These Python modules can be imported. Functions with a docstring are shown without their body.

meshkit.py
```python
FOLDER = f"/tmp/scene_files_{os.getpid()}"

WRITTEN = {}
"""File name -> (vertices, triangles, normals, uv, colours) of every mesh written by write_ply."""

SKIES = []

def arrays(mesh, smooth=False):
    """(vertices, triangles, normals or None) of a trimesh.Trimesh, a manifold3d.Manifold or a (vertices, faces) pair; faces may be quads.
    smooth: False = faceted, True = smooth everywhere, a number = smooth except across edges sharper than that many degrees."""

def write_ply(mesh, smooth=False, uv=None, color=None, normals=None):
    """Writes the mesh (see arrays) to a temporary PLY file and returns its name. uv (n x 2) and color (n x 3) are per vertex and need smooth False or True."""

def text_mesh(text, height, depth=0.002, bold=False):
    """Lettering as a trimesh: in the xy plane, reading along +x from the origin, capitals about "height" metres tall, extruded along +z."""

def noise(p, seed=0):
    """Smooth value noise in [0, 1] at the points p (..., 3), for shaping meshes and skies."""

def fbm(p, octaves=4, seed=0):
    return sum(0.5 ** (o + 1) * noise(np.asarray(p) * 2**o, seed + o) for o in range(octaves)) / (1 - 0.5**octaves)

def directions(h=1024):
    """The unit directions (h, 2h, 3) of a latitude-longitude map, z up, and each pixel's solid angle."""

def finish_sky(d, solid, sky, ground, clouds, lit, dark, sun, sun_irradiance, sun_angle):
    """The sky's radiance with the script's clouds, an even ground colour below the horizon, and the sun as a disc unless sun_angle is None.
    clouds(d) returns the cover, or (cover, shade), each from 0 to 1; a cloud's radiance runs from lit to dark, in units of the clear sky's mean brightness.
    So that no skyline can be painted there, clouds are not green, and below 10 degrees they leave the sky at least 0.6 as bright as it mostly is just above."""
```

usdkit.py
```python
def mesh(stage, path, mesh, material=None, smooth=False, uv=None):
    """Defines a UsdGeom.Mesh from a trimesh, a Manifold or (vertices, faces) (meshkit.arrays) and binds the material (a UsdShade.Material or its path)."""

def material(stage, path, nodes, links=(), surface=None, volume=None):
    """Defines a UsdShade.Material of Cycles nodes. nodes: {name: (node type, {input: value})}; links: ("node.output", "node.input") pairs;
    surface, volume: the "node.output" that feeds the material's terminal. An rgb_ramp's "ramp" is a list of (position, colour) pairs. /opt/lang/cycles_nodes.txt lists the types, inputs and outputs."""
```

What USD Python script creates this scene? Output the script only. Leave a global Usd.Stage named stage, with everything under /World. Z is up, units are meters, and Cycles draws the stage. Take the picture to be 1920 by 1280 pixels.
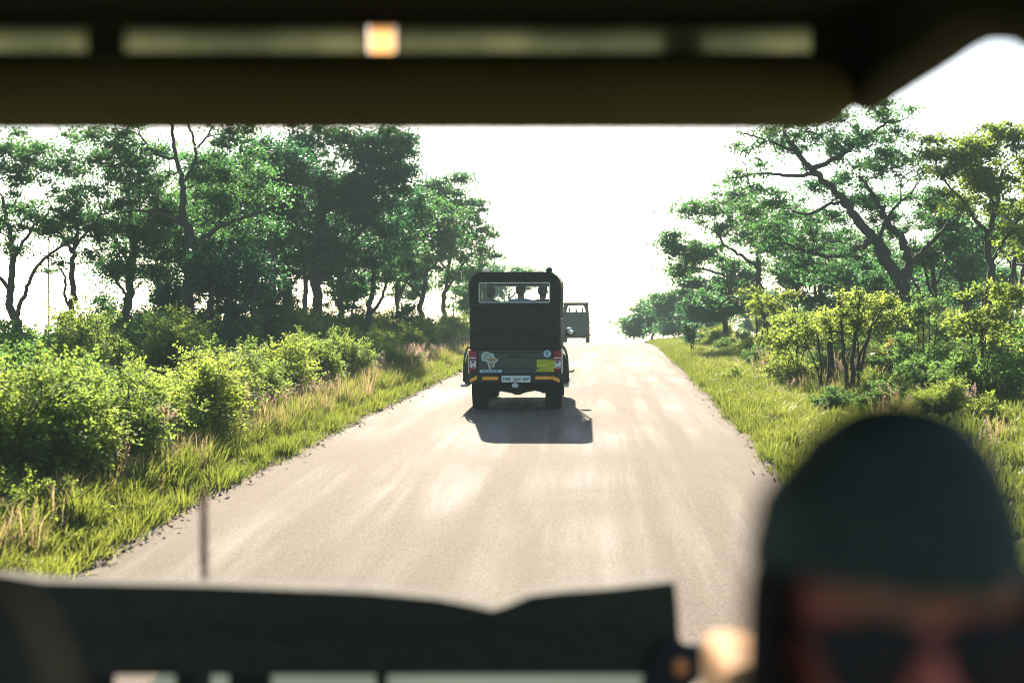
import math, numpy as np, trimesh, usdkit, meshkit
import manifold3d as m3
from manifold3d import Manifold, CrossSection
from pxr import Usd, UsdGeom, UsdLux, UsdShade, Gf, Sdf, Vt
from shapely.geometry import Polygon, box as sbox
from shapely import affinity

stage = Usd.Stage.CreateInMemory()
UsdGeom.SetStageUpAxis(stage, 'Z'); UsdGeom.SetStageMetersPerUnit(stage, 1.0)
UsdGeom.Xform.Define(stage, '/World'); UsdGeom.Scope.Define(stage, '/World/Looks')

# ------------------------------------------------------------------ camera, sky, sun, exposure
EYE = np.array([0.0, 0.0, 2.25]); YAW = math.radians(3.0); PITCH = math.radians(0.32)
FOCAL = 50.0; FPX = 1920 * FOCAL / 36.0
cam = UsdGeom.Camera.Define(stage, '/World/camera')
cam.CreateHorizontalApertureAttr(36.0); cam.CreateVerticalApertureAttr(24.0)
cam.CreateFocalLengthAttr(FOCAL); cam.CreateFStopAttr(1.6); cam.CreateFocusDistanceAttr(27.0)
cam.CreateClippingRangeAttr(Gf.Vec2f(0.05, 20000))
cam.CreateExposureAttr(2.25)
fwd = np.array([-math.sin(YAW) * math.cos(PITCH), math.cos(YAW) * math.cos(PITCH), math.sin(PITCH)])
rgt = np.array([math.cos(YAW), math.sin(YAW), 0.0]); upv = np.cross(rgt, fwd)
M = Gf.Matrix4d(*rgt, 0, *upv, 0, *(-fwd), 0, *EYE, 1)
cam.AddTransformOp().Set(M)

SUN_AZ = math.atan2(-0.62, 5.2); SUN_EL = math.radians(28.0)
sun_to = np.array([math.sin(SUN_AZ) * math.cos(SUN_EL), math.cos(SUN_AZ) * math.cos(SUN_EL), math.sin(SUN_EL)])
sun = UsdLux.DistantLight.Define(stage, '/World/sun')
sun.CreateIntensityAttr(1.25); sun.CreateAngleAttr(0.5); sun.CreateNormalizeAttr(True); sun.CreateColorAttr(Gf.Vec3f(1.0, 0.87, 0.70))
zax = sun_to; xax = np.cross([0, 0, 1], zax); xax /= np.linalg.norm(xax); yax = np.cross(zax, xax)
sun.AddTransformOp().Set(Gf.Matrix4d(*xax, 0, *yax, 0, *zax, 0, 0, 0, 0, 1))
sky = UsdLux.DomeLight.Define(stage, '/World/sky')
skym = usdkit.material(stage, '/World/Looks/sky', {
    't': ('sky_texture', {'sky_type': 'single_scattering', 'sun_disc': False, 'sun_elevation': SUN_EL, 'sun_rotation': SUN_AZ, 'air_density': 1.0, 'aerosol_density': 1.0}),
    'b': ('background_shader', {'strength': 0.05})}, [('t.color', 'b.color')], surface='b.background')
UsdShade.MaterialBindingAPI.Apply(sky.GetPrim()).Bind(skym)
sky.GetPrim().SetCustomDataByKey('kind', 'structure'); sky.GetPrim().SetCustomDataByKey('label', 'pale glaring sky above the road and trees'); sky.GetPrim().SetCustomDataByKey('category', 'sky')

# ------------------------------------------------------------------ helpers
used = {}
def fresh(parent, name):
    k = used.get((parent, name), 0); used[(parent, name)] = k + 1
    return f'{parent}/{name}' if k == 0 else f'{parent}/{name}_{k:03d}'
def tag(p, label=None, cat=None, group=None, kind=None):
    for k, v in (('label', label), ('category', cat), ('group', group), ('kind', kind)):
        if v: p.SetCustomDataByKey(k, v)
    return p
def place(x, loc=(0, 0, 0), rz=0.0, rx=0.0, s=1.0):
    x.AddTranslateOp().Set(Gf.Vec3d(*map(float, loc)))
    x.AddRotateZOp().Set(float(rz))
    if rx: x.AddRotateXOp().Set(float(rx))
    if np.ndim(s) or s != 1.0: x.AddScaleOp().Set(Gf.Vec3f(*(map(float, s) if np.ndim(s) else (float(s),) * 3)))
def thing(name, label, cat, loc=(0, 0, 0), rz=0.0, rx=0.0, s=1.0, group=None, kind=None):
    x = UsdGeom.Xform.Define(stage, fresh('/World', name)); place(x, loc, rz, rx, s)
    return tag(x.GetPrim(), label, cat, group, kind)
def dup(src, label, loc, rz=0.0, s=1.0, group=None, name=None):
    was = src.GetCustomData()
    x = UsdGeom.Xform.Define(stage, fresh('/World', name or src.GetName().rstrip('0123456789_')))
    x.GetPrim().GetReferences().AddInternalReference(src.GetPath())
    x.ClearXformOpOrder(); x.AddTranslateOp(opSuffix='here').Set(Gf.Vec3d(*map(float, loc))); x.AddRotateZOp(opSuffix='here').Set(float(rz))
    x.AddScaleOp(opSuffix='here').Set(Gf.Vec3f(*(map(float, s) if np.ndim(s) else (float(s),) * 3)))
    x.GetPrim().SetInstanceable(True)
    return tag(x.GetPrim(), label, was['category'], group)
def part(name, mesh, mat, parent=None, smooth=False, label=None, kind=None):
    up = str(parent.GetPath()) if parent else '/World'
    return tag(usdkit.mesh(stage, fresh(up, name), mesh, mat, smooth).GetPrim(), label, None, None, kind)
def cat(ms):
    vs, fs, n = [], [], 0
    for m in ms:
        v, f, _ = meshkit.arrays(m); vs.append(v); fs.append(f + n); n += len(v)
    return np.vstack(vs), np.vstack(fs)
def sph(c, r, n=16):
    s = Manifold.sphere(1.0, n).scale([r] * 3 if np.ndim(r) == 0 else list(r))
    return s.translate(list(map(float, c)))
def hull(*ms): return Manifold.batch_hull(list(ms))
def rbox(x0, x1, y0, y1, z0, z1, r=0.02, n=12):
    r = min(r, (x1 - x0) / 2.01, (y1 - y0) / 2.01, (z1 - z0) / 2.01)
    return hull(*[sph((x, y, z), r, n) for x in (x0 + r, x1 - r) for y in (y0 + r, y1 - r) for z in (z0 + r, z1 - r)])
def tube(pts, rad, sides=8, cap=True):
    p = np.asarray(pts, float); r = np.broadcast_to(np.asarray(rad, float), (len(p),))
    t = np.gradient(p, axis=0); t /= np.maximum(np.linalg.norm(t, axis=1, keepdims=True), 1e-9)
    ref = np.array([0.31, 0.95, 0.05]) if abs(t[0] @ [0.31, 0.95, 0.05]) < 0.9 else np.array([0.95, -0.31, 0.05])
    u = np.cross(t, ref); u /= np.linalg.norm(u, axis=1, keepdims=True); w = np.cross(t, u)
    a = np.linspace(0, 2 * np.pi, sides, endpoint=False)
    v = (p[:, None] + r[:, None, None] * (np.cos(a)[None, :, None] * u[:, None] + np.sin(a)[None, :, None] * w[:, None])).reshape(-1, 3)
    i = np.arange(len(p) - 1)[:, None] * sides; j = np.arange(sides)[None]; k = (j + 1) % sides
    f = np.concatenate([np.stack([i + j, i + k, i + sides + k], -1).reshape(-1, 3), np.stack([i + j, i + sides + k, i + sides + j], -1).reshape(-1, 3)])
    if cap:
        n = len(v); v = np.vstack([v, p[0], p[-1]]); e = (len(p) - 1) * sides
        jj = np.arange(sides); kk = (jj + 1) % sides
        f = np.vstack([f, np.stack([np.full(sides, n), kk, jj], 1), np.stack([np.full(sides, n + 1), e + jj, e + kk], 1)])
    return v, f
def curve(pts, n):
    """Smooth line through the points (Catmull-Rom)."""
    p = np.asarray(pts, float)
    if len(p) < 3: return p[0] + (p[-1] - p[0]) * np.linspace(0, 1, n)[:, None]
    q = np.vstack([2 * p[0] - p[1], p, 2 * p[-1] - p[-2]]); out = []
    for u in np.linspace(0, len(p) - 1 - 1e-9, n):
        i = int(u); t = u - i; a, b, c, d = q[i:i + 4]
        out.append(0.5 * (2 * b + (c - a) * t + (2 * a - 5 * b + 4 * c - d) * t * t + (3 * b - a - 3 * c + d) * t ** 3))
    return np.array(out)
def quads(c, along, nrm, ln, wd):
    """Leaf-shaped rhombi: centre, long axis, normal, length, width."""
    along = along / np.maximum(np.linalg.norm(along, axis=1, keepdims=True), 1e-9)
    side = np.cross(along, nrm); side /= np.maximum(np.linalg.norm(side, axis=1, keepdims=True), 1e-9)
    ln = np.broadcast_to(ln, (len(c),))[:, None] / 2; wd = np.broadcast_to(wd, (len(c),))[:, None] / 2
    v = np.stack([c - along * ln, c + side * wd - along * ln * .1, c + along * ln, c - side * wd - along * ln * .1], 1).reshape(-1, 3)
    b = np.arange(len(c))[:, None] * 4
    return v, np.concatenate([b + [0, 1, 2], b + [0, 2, 3]], 1).reshape(-1, 3)
def ext(poly, h):
    return trimesh.creation.extrude_polygon(poly, h, engine='earcut')
def upright(mesh, y0):
    """A flat shape drawn in xy and extruded along z, stood up to face -y with its front at y0."""
    v, f, _ = meshkit.arrays(mesh); d = v[:, 2].max()
    return np.stack([v[:, 0], y0 + d - v[:, 2], v[:, 1]], 1), f
def P(px, py, d):
    """The point that stands at depth d in the direction of a place in the 1920 x 1280 photograph."""
    return EYE + d * (fwd + (px - 960) / FPX * rgt + (640 - py) / FPX * upv)

# ------------------------------------------------------------------ materials
def mat(name, nodes, links, surface, volume=None):
    return usdkit.material(stage, '/World/Looks/' + name, nodes, links, surface, volume)
def plain(name, col, rough=0.6, spec=0.3, metal=0.0, noise=8.0, var=0.25, bump=0.0, coat=0.0):
    c = np.array(col, float)
    n = {'c': ('texture_coordinate', {}), 'n': ('noise_texture', {'scale': noise, 'detail': 5.0}), 'r': ('rgb_ramp', {'ramp': [(0.3, c * (1 - var)), (0.7, np.minimum(c * (1 + var), 1))]}),
         'rr': ('map_range', {'to_min': max(rough - .1, .02), 'to_max': min(rough + .12, 1)}), 'b': ('bump', {'strength': bump, 'distance': 0.01}),
         'p': ('principled_bsdf', {'roughness': rough, 'metallic': metal, 'specular_ior_level': spec, 'coat_weight': coat})}
    l = [('c.object', 'n.vector'), ('n.fac', 'r.fac'), ('r.color', 'p.base_color'), ('n.fac', 'rr.value'), ('rr.result', 'p.roughness')]
    if bump: l += [('n.fac', 'b.height'), ('b.normal', 'p.normal')]
    return mat(name, n, l, 'p.BSDF')
def leafmat(name, ramp, thru, fac=0.45, rough=0.5, spec=0.25, big=0.35):
    return mat(name, {
        'g': ('geometry', {}), 'n': ('noise_texture', {'scale': big, 'detail': 3.0}), 'a': ('math', {'math_type': 'multiply_add', 'value2': 0.75, 'value3': -0.12}), 'm': ('math', {'math_type': 'multiply_add', 'value2': 0.5}),
        'r': ('rgb_ramp', {'ramp': ramp}), 't': ('rgb_ramp', {'ramp': thru}),
        'p': ('principled_bsdf', {'roughness': rough, 'specular_ior_level': spec}), 'l': ('translucent_bsdf', {}), 'x': ('mix_closure', {'fac': fac})},
        [('g.position', 'n.vector'), ('n.fac', 'a.value1'), ('g.random_per_island', 'm.value1'), ('a.value', 'm.value3'), ('m.value', 'r.fac'), ('m.value', 't.fac'),
         ('r.color', 'p.base_color'), ('t.color', 'l.color'), ('p.BSDF', 'x.closure1'), ('l.BSDF', 'x.closure2')], 'x.closure')
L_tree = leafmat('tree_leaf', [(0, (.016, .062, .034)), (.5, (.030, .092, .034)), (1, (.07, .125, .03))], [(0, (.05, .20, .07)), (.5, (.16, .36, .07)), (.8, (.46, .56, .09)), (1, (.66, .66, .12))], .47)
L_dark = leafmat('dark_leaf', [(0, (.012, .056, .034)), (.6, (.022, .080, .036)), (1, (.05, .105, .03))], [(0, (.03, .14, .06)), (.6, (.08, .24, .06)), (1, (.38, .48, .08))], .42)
L_warm = leafmat('warm_leaf', [(0, (.03, .07, .022)), (.5, (.05, .095, .025)), (1, (.13, .09, .03))], [(0, (.16, .28, .03)), (.6, (.34, .44, .05)), (1, (.52, .34, .07))], .52)
L_lime = leafmat('lime_leaf', [(0, (.05, .085, .018)), (.5, (.085, .12, .022)), (1, (.12, .13, .03))], [(0, (.22, .33, .05)), (.5, (.43, .52, .08)), (1, (.68, .66, .17))], .55, .65, .08, big=.8)
L_bush = leafmat('bush_leaf', [(0, (.035, .07, .02)), (.5, (.06, .10, .025)), (1, (.10, .125, .03))], [(0, (.17, .29, .05)), (.5, (.39, .48, .08)), (1, (.70, .68, .17))], .55, .65, .08, big=.8)
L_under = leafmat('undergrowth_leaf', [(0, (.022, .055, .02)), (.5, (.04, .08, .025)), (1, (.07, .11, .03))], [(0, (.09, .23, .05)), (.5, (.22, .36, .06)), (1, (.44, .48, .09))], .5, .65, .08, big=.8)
L_red = leafmat('red_leaf', [(0, (.05, .075, .02)), (.4, (.10, .09, .025)), (1, (.20, .07, .03))], [(0, (.22, .26, .05)), (.5, (.42, .32, .08)), (1, (.55, .22, .09))], .48, big=.9)
L_grass = leafmat('grass_blade', [(0, (.045, .085, .015)), (.5, (.075, .12, .018)), (1, (.13, .135, .03))], [(0, (.13, .19, .025)), (.5, (.30, .33, .05)), (1, (.52, .45, .14))], .46, big=.5)
L_dry = leafmat('dry_grass', [(0, (.16, .13, .05)), (.5, (.24, .17, .08)), (1, (.34, .24, .14))], [(0, (.30, .26, .10)), (.5, (.42, .32, .17)), (1, (.55, .42, .28))], .45, big=.5)
L_seed = leafmat('seed_head', [(0, (.28, .19, .13)), (.5, (.38, .26, .20)), (1, (.48, .35, .27))], [(0, (.45, .32, .24)), (1, (.62, .46, .38))], .45)
bark = mat('bark', {'g': ('texture_coordinate', {}), 'mp': ('mapping', {'scale': (1, 1, .25)}), 'n': ('noise_texture', {'scale': 9.0, 'detail': 8.0, 'roughness': .65}), 'r': ('rgb_ramp', {'ramp': [(.3, (.016, .013, .011)), (.55, (.036, .029, .023)), (.8, (.07, .056, .045))]}),
    'b': ('bump', {'strength': .8, 'distance': .03}), 'p': ('principled_bsdf', {'roughness': .85, 'specular_ior_level': .15})},
    [('g.object', 'mp.vector'), ('mp.vector', 'n.vector'), ('n.fac', 'r.fac'), ('r.color', 'p.base_color'), ('n.fac', 'b.height'), ('b.normal', 'p.normal')], 'p.BSDF')
bark_burnt = plain('burnt_bark', (.022, .018, .015), .85, .15, noise=12, var=.4, bump=.6)
canvas_dark = plain('dark_canvas', (.021, .024, .018), .85, .12, noise=30, bump=.3)
canvas_olive = plain('olive_canvas', (.085, .088, .045), .85, .12, noise=3, var=.12)
roll_olive = plain('olive_roll', (.040, .042, .024), .85, .12, noise=3, var=.12)
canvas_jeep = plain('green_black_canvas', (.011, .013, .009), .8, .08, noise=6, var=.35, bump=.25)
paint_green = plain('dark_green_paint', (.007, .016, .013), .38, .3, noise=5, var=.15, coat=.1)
paint_pale = plain('pale_green_paint', (.062, .078, .068), .9, .0, noise=4, var=.12)
rubber = plain('tyre_rubber', (.010, .010, .010), .85, .15, noise=25, var=.3, bump=.4)
blackp = plain('black_plastic', (.008, .008, .009), .6, .2, noise=15, var=.2)
black_gloss = plain('black_gloss_tube', (.010, .011, .013), .25, .5)
chrome = plain('bright_metal', (.75, .74, .72), .22, .5, metal=1.0, var=.05)
steel = plain('dull_steel', (.28, .28, .27), .5, .5, metal=.6, var=.2)
cream = plain('cream_panel', (.62, .54, .38), .5, .4, noise=6, var=.1)
red_lens = plain('red_lens', (.13, .006, .012), .3, .3, noise=20, var=.2)
white_lens = plain('white_lens', (.34, .36, .36), .25, .5, noise=25, var=.25)
amber = plain('amber_reflector', (.52, .22, .012), .45, .3, noise=30, var=.12)
plate_white = plain('plate_white', (.36, .41, .38), .6, .2, noise=10, var=.05)
yellow = plain('yellow_sticker', (.28, .31, .015), .6, .2, noise=20, var=.12)
st_pale = plain('pale_sticker', (.30, .39, .35), .6, .2, noise=20, var=.06)
st_blue = plain('blue_sticker', (.26, .40, .45), .6, .2, noise=20, var=.05)
st_green = plain('green_print', (.10, .15, .09), .5, .3)
st_brown = plain('brown_print', (.20, .10, .035), .5, .3, noise=20, var=.3)
ink = plain('dark_print', (.016, .03, .022), .6, .2)
ink_olive = plain('olive_print', (.13, .15, .01), .6, .2)
skin = plain('skin', (.44, .20, .15), .55, .3, noise=12, var=.12)
skin_dark = plain('dark_skin', (.16, .085, .06), .55, .3, noise=12, var=.12)
hair_dark = plain('dark_hair', (.016, .014, .012), .9, .02, noise=40, var=.4, bump=.5)
hair_brown = plain('brown_hair', (.13, .055, .028), .6, .3, noise=40, var=.4, bump=.5)
cap_cloth = plain('cap_cloth', (.021, .033, .030), .9, .1, noise=60, var=.2, bump=.3)
shirt_blue = plain('blue_shirt', (.10, .22, .36), .85, .15, noise=20)
shirt_grey = plain('grey_shirt', (.05, .06, .07), .85, .15, noise=20)
shirt_black = plain('black_shirt', (.014, .013, .014), .85, .15, noise=20)
trouser = plain('dark_trousers', (.03, .03, .035), .85, .1, noise=20)
tan_cloth = plain('tan_piping', (.12, .085, .05), .8, .2, noise=30)
orange_lamp = plain('orange_lamp_lens', (.30, .11, .035), .5, .3)
rust = plain('rusty_metal', (.16, .075, .055), .7, .3, noise=30, var=.4, bump=.3)
pane = mat('window_pane', {'f': ('fresnel', {'IOR': 1.35}), 'm': ('math', {'math_type': 'multiply_add', 'value2': .6, 'value3': .02}), 't': ('transparent_bsdf', {'color': (.80, .86, .90)}), 'g': ('glossy_bsdf', {'roughness': .12, 'color': (.8, .88, .95)}), 'x': ('mix_closure', {})},
    [('f.fac', 'm.value1'), ('m.value', 'x.fac'), ('t.BSDF', 'x.closure1'), ('g.BSDF', 'x.closure2')], 'x.closure')
band_cloth = mat('translucent_canvas', {'n': ('noise_texture', {'scale': 7.0, 'detail': 4.0}), 'g': ('texture_coordinate', {}), 'r': ('rgb_ramp', {'ramp': [(.3, (.15, .17, .125)), (.7, (.29, .31, .225))]}), 'd': ('diffuse_bsdf', {'color': (.16, .15, .09)}), 't': ('translucent_bsdf', {}), 'x': ('mix_closure', {'fac': .6})},
    [('g.object', 'n.vector'), ('n.fac', 'r.fac'), ('r.color', 't.color'), ('d.BSDF', 'x.closure1'), ('t.BSDF', 'x.closure2')], 'x.closure')
ground_m = mat('soil', {'g': ('geometry', {}), 'n': ('noise_texture', {'scale': .6, 'detail': 8.0, 'roughness': .6}), 'k': ('noise_texture', {'scale': 14.0, 'detail': 6.0}), 'r': ('rgb_ramp', {'ramp': [(.32, (.045, .06, .02)), (.5, (.085, .08, .035)), (.68, (.17, .125, .075))]}),
    'm': ('mix', {'mix_type': 'overlay', 'fac': .6}), 'b': ('bump', {'strength': .7, 'distance': .05}), 'p': ('principled_bsdf', {'roughness': .95, 'specular_ior_level': .1})},
    [('g.position', 'n.vector'), ('g.position', 'k.vector'), ('n.fac', 'r.fac'), ('r.color', 'm.color1'), ('k.color', 'm.color2'), ('m.color', 'p.base_color'), ('k.fac', 'b.height'), ('b.normal', 'p.normal')], 'p.BSDF')
road_m = mat('old_asphalt', {
    'g': ('geometry', {}), 'mp': ('mapping', {'scale': (1.0, .22, 1)}), 'n': ('noise_texture', {'scale': .55, 'detail': 5.0, 'roughness': .55}), 'k': ('noise_texture', {'scale': 55.0, 'detail': 3.0}), 'w': ('mapping', {'scale': (2.6, .10, 1)}), 'bm': ('noise_texture', {'scale': .22, 'detail': 3.0}), 'br': ('rgb_ramp', {'ramp': [(.38, (0, 0, 0)), (.66, (1, 1, 1))]}), 'pm': ('math', {'math_type': 'multiply'}),
    'p2': ('noise_texture', {'scale': .8, 'detail': 5.0, 'roughness': .6}), 'r': ('rgb_ramp', {'ramp': [(.25, (.102, .082, .064)), (.5, (.120, .098, .077)), (.75, (.140, .117, .095))]}),
    'pr': ('rgb_ramp', {'ramp': [(.44, (0, 0, 0)), (.80, (1, 1, 1))]}), 'wm': ('mix', {'color2': (.25, .228, .205)}), 'h': ('math', {'math_type': 'multiply', 'value2': .9}),
    'm': ('mix', {'mix_type': 'soft_light', 'fac': .85}), 'kr': ('rgb_ramp', {'ramp': [(.3, (.2, .2, .2)), (.7, (.8, .8, .8))]}), 'rr': ('map_range', {'to_min': .88, 'to_max': .74}), 'b': ('bump', {'strength': .45, 'distance': .012}), 's': ('principled_bsdf', {'specular_ior_level': .036})},
    [('g.position', 'mp.vector'), ('g.position', 'w.vector'), ('g.position', 'k.vector'), ('mp.vector', 'n.vector'), ('w.vector', 'p2.vector'), ('n.fac', 'r.fac'), ('p2.fac', 'pr.fac'), ('g.position', 'bm.vector'), ('bm.fac', 'br.fac'), ('br.color', 'pm.value1'), ('pr.color', 'pm.value2'), ('pm.value', 'h.value1'), ('h.value', 'wm.fac'), ('r.color', 'wm.color1'),
     ('wm.color', 'm.color1'), ('k.fac', 'kr.fac'), ('kr.color', 'm.color2'), ('m.color', 's.base_color'), ('pm.value', 'rr.value'), ('rr.result', 's.roughness'), ('k.fac', 'b.height'), ('b.normal', 's.normal')], 's.BSDF')

# ------------------------------------------------------------------ terrain and road
_sy = np.array([-200, 5, 10, 17, 25, 40, 60, 80, 97, 130, 420, 520, 4000.]); _ss = np.array([0, 0, .060, .056, .040, .034, .0265, .014, 0, -.035, -.035, 0, 0.])
_yy = np.arange(-200, 4001, .25); _zz = np.concatenate([[0], np.cumsum(np.interp(_yy[:-1] + .125, _sy, _ss) * .25)])
def zroad(y): return np.interp(y, _yy, _zz)
RW = 3.45
def RC(y): return -.85 + .0195 * np.clip(np.asarray(y, float) - 18, 0, 85) - .0008 * np.clip(22 - np.asarray(y, float), 0, 8)
def EL(y): return RW + .10 + .20 * smooth((22 - y) / 9)
def smooth(t): t = np.clip(t, 0, 1); return t * t * (3 - 2 * t)
def zground(x, y):
    x = np.asarray(x, float); y = np.asarray(y, float)
    c = RC(y); e = np.where(x > c, x - c - RW, c - x - EL(y) - .12)
    n = meshkit.fbm(np.stack(np.broadcast_arrays(x * .35, y * .35, 0 * x + .5), -1), 3, 5) - .5
    rise = np.where(x > c, .62 * smooth((e - .2) / 7.0), .35 * smooth((e - .3) / 6.0))
    return zroad(y) + np.where(e < 0, -.05, -.05 + .07 * smooth(e / .4) + rise + n * .22 * smooth(e / 2))
def zg(x, y): return float(zground(np.array([x]), np.array([y]))[0])
gx = np.unique(np.concatenate([np.linspace(-16, 16, 100), np.geomspace(16, 3000, 26), -np.geomspace(16, 3000, 26)]))
gy = np.unique(np.concatenate([np.linspace(-30, 0, 12), np.linspace(0, 110, 190), np.geomspace(110, 3000, 30), -np.geomspace(30, 3000, 14)]))
GX, GY = np.meshgrid(gx, gy, indexing='ij'); GZ = zground(GX, GY)
ix = np.arange(len(gx) - 1)[:, None] * len(gy) + np.arange(len(gy) - 1)[None]
gf = np.stack([ix, ix + len(gy), ix + len(gy) + 1, ix + 1], -1).reshape(-1, 4)
tag(part('ground', (np.stack([GX, GY, GZ], -1).reshape(-1, 3), gf), ground_m, smooth=True, kind='structure'), 'grassy earth rising on both sides of the road')
ry = np.concatenate([np.linspace(-60, 8, 40), np.linspace(8.2, 110, 500), np.linspace(111, 300, 60)])
us = np.concatenate([[-1], np.linspace(-.98, .98, 15), [1]])
rough = lambda y, s: (meshkit.fbm(np.stack([y * .9, y * 0 + s, y * 0], -1), 4, 9) - .5) * .42 + (meshkit.noise(np.stack([y * 4.1, y * 0 + s, y * 0], -1), 3) - .5) * .10
rl = RC(ry) - EL(ry) + rough(ry, 1.3); rr_ = RC(ry) + RW + rough(ry, 7.7)
RX = rl[:, None] + (us[None] + 1) / 2 * (rr_ - rl)[:, None]
RZ = zroad(ry)[:, None] + .03 + .05 * (1 - us[None] ** 2); RZ[:, [0, -1]] -= .07
iy = np.arange(len(ry) - 1)[:, None] * len(us) + np.arange(len(us) - 1)[None]
rf = np.stack([iy, iy + 1, iy + len(us) + 1, iy + len(us)], -1).reshape(-1, 4)
tag(part('road', (np.stack([RX, np.repeat(ry[:, None], len(us), 1), RZ], -1).reshape(-1, 3), rf), road_m, smooth=True, kind='structure'), 'pale worn asphalt road running uphill to a crest')
def zsurf(x, y): return float(zroad(y)) + .03 + .05 * (1 - min(1, abs((x - RC(y)) / RW)) ** 2)

# ------------------------------------------------------------------ trees
def build_wood_and_leaves(rng, lines, clumps, nleaf, lsize, twigs=5, flat=.5):
    """lines: [(points, radii)] of trunk and main limbs; clumps: [(centre, radius)]. Returns wood mesh, leaf mesh."""
    wood, nodes, rads = [], [], []
    for pts, rad in lines:
        n = max(10, int(len(pts) * 5)); c = curve(pts, n); r = np.interp(np.linspace(0, 1, n), np.linspace(0, 1, len(rad)), rad)
        c[1:-1] += rng.normal(0, .35, (n - 2, 3)) * np.minimum(r[1:-1, None], .12)
        wood.append(tube(c, r, 10)); k = int(n * .35) if pts is lines[0][0] else 2
        nodes.append(c[k:]); rads.append(r[k:])
    nodes = np.vstack(nodes); rads = np.concatenate(rads)
    cs = np.array([c for c, _ in clumps]); rs = np.array([r for _, r in clumps])
    d0 = np.min(np.linalg.norm(cs[:, None] - nodes[None], axis=2), 1)
    for i in np.argsort(d0):
        c, r = cs[i], rs[i]; goal = c - [0, 0, r * .3]
        v = goal - nodes; dist = np.linalg.norm(v, axis=1)
        cost = dist * (1 + .8 * np.clip(-v[:, 2] / np.maximum(dist, .01), 0, 1)) + .4 * (rads < .012)
        j = np.argmin(cost); a, ra = nodes[j], rads[j]; L = dist[j]
        mid = a + (goal - a) * .5 + np.array([0, 0, .08 * L]) + rng.normal(0, .09 * L, 3)
        n = max(4, int(L / .3) + 3); line = curve([a, mid, goal], n); line[1:-1] += rng.normal(0, .025 * min(L, 1.5), (n - 2, 3))
        r0 = min(ra * .75, .014 + .020 * L); r1 = min(.012, r0 * .6)
        rr = np.linspace(r0, r1, n); wood.append(tube(line, rr, 5, False))
        nodes = np.vstack([nodes, line[1:]]); rads = np.concatenate([rads, rr[1:]])
        for _ in range(twigs):
            q = c + rng.normal(0, .55, 3) * [r, r, r * flat]; s = line[-1 - rng.integers(0, min(3, n - 1))]
            m = (s + q) / 2 + rng.normal(0, .08 * r, 3); wood.append(tube([s, m, q], [.009, .007, .004], 3, False))
    cl = []; own = []
    for c, r in clumps:
        k = int(nleaf * (r / .6) ** 2 * rng.uniform(.6, 1.3)); x = rng.normal(0, 1, (k, 3)); x /= np.linalg.norm(x, axis=1, keepdims=True)
        x *= np.clip(np.abs(rng.normal(.52, .36, (k, 1))), .05, 1.5)
        lump = 1 + .35 * np.sin(x[:, :1] * 5 + c[0] * 3) * np.cos(x[:, 1:2] * 5 + c[2] * 3)
        cl.append(c + x * lump * [r, r, r * flat]); own.append(x)
    p = np.vstack(cl); o = np.vstack(own); k = len(p)
    nr = rng.normal(0, .6, (k, 3)) + [0, 0, .8]; al = np.cross(nr, rng.normal(0, 1, (k, 3))) + [0, 0, -.25]
    lf = quads(p, al, nr, lsize * rng.uniform(.6, 1.4, k), lsize * .55 * rng.uniform(.7, 1.3, k))
    return cat(wood), lf
trees = {}
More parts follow.
